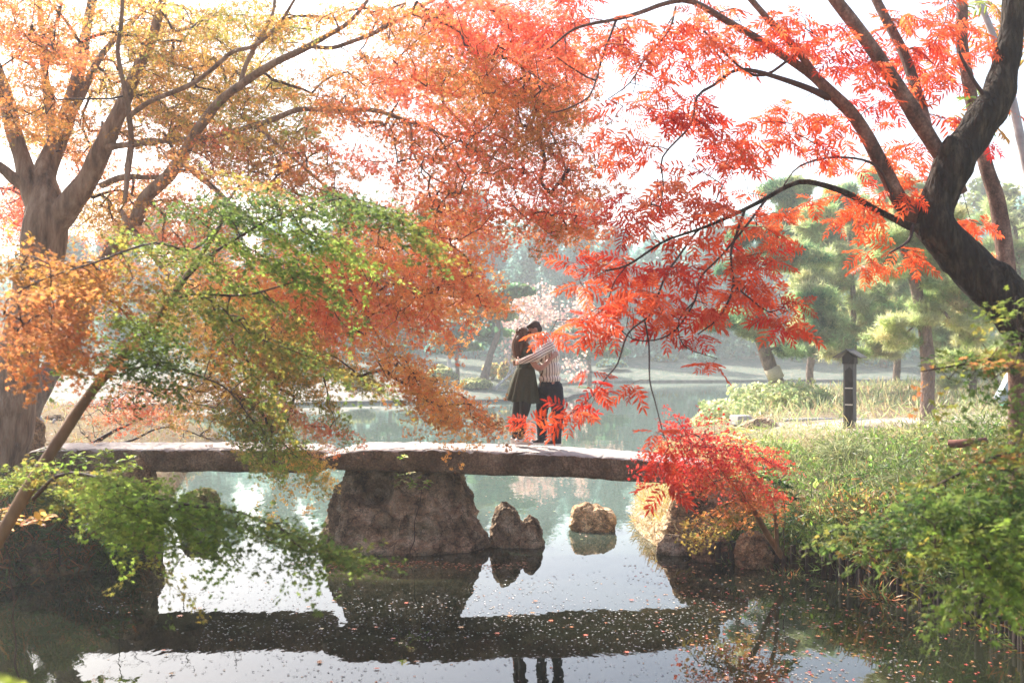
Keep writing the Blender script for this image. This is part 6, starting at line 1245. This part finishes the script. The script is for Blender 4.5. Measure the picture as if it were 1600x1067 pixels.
# dress: fitted bodice with short sleeves and a flared pleated skirt
mb = MB(); ell(mb, Q(821, 574), (.125, .15, .10)); ell(mb, Q(821, 562), (.135, .165, .12)); ell(mb, Q(822, 551), (.105, .165, .075))
for a, b_ in ((wsL, weL), (wsR, weR)): limbs(mb, [a, a*.62+b_*.38], [.068, .066])
limbs(mb, [Q(820.5, 574), Q(820, 582)], [.128, .13]); organic('bodice', mb, M['dress'], wom, .009, 4, .014, 14)
n = 110; rows = 22; V = []
for i in range(rows):
    t = i/(rows-1); y = 575+52*t; cx = 820.5-5*t; hx = .125+.110*t**.75; hy = .135+.10*t**.75
    for k in range(n):
        a = 2*math.pi*k/n; pl = 1+(.10*t)*math.sin(a*11+1.5*math.sin(a*3))+.03*t*math.sin(a*23+1)
        z_ = y+(6*t if False else 0)+2.5*t*math.cos(a)+1.2*t*math.sin(a*5)
        p = Q(cx, z_); V.append((p[0]+math.cos(a)*hx*pl, p[1]+math.sin(a)*hy*pl, p[2]))
i = np.arange(rows-1)[:, None]*n; j = np.arange(n)[None]; j2 = (j+1) % n; mb = MB(); mb.add(np.array(V), [np.stack([i+j, i+j2, i+n+j2, i+n+j], -1).reshape(-1, 4)])
o = mb.build('skirt', M['dress'], wom, True); so = o.modifiers.new('cloth', 'SOLIDIFY'); so.thickness = .006
# hair: a soft mass with loose strands
mb = MB(); ell(mb, gW(-.020, 0, .040), (.106, .088, .096), RW); ell(mb, gW(-.06, 0, -.03), (.080, .088, .10), RW)
limbs(mb, [Q(812, 525), Q(808, 538, -.02), Q(808, 550, -.02), Q(809, 557, -.02)], [.085, .085, .07, .045])
limbs(mb, [Q(814, 530, -.06), Q(815, 545, -.08), Q(813, 556, -.07)], [.06, .055, .03])
h = organic('hair', mb, M['hair_brown'], wom, .009, 3, .014, 30)
mb = MB(); gr = random.Random(3)
for k in range(170):
    a = gr.uniform(-2.6, .9); x0 = 813+gr.uniform(-6, 6); p0 = Q(x0, 512+gr.uniform(0, 12), gr.uniform(-.09, .06)); x1 = gr.uniform(800.5, 829); dy = gr.uniform(-.14, .07)
    pts = [p0, Q((x0+x1)/2-2+gr.gauss(0, 1), 530, dy), Q(x1, 545+gr.gauss(0, 2), dy), Q(x1+gr.gauss(0, 1.2), 557+gr.uniform(-3, 5), dy*.9)]
    q = spline(np.array(pts), .03); mb.tube(q, np.linspace(.006, .0025, len(q)), 4, cap=False)
mb.build('hair_strands', M['hair_brown'], wom, True)
for a, tx, hx in ((bL, 818, 798), (bR, 833, 804.5)): shoe('shoe', M['white_shoe'], wom, fl(hx, a[1]-YC), fl(tx, a[1]-YC-.02), .042, .075, M['white_shoe'], a)
# ------------------------------------------------------------ haze over the pond
m, nt, out = new_mat('haze_air')
v = N(nt, 'ShaderNodeVolumePrincipled'); v.inputs['Color'].default_value = (0.93, 0.96, 0.97, 1); v.inputs['Density'].default_value = HAZE; v.inputs['Anisotropy'].default_value = 0.3
nt.links.new(v.outputs[0], out.inputs['Volume'])
mb = MB(); mb.box((0, 210, 17), (850, 560, 46)); o = mb.build('haze', m); o['kind'] = 'stuff'; o['label'] = 'pale sunlit haze hanging over the pond'
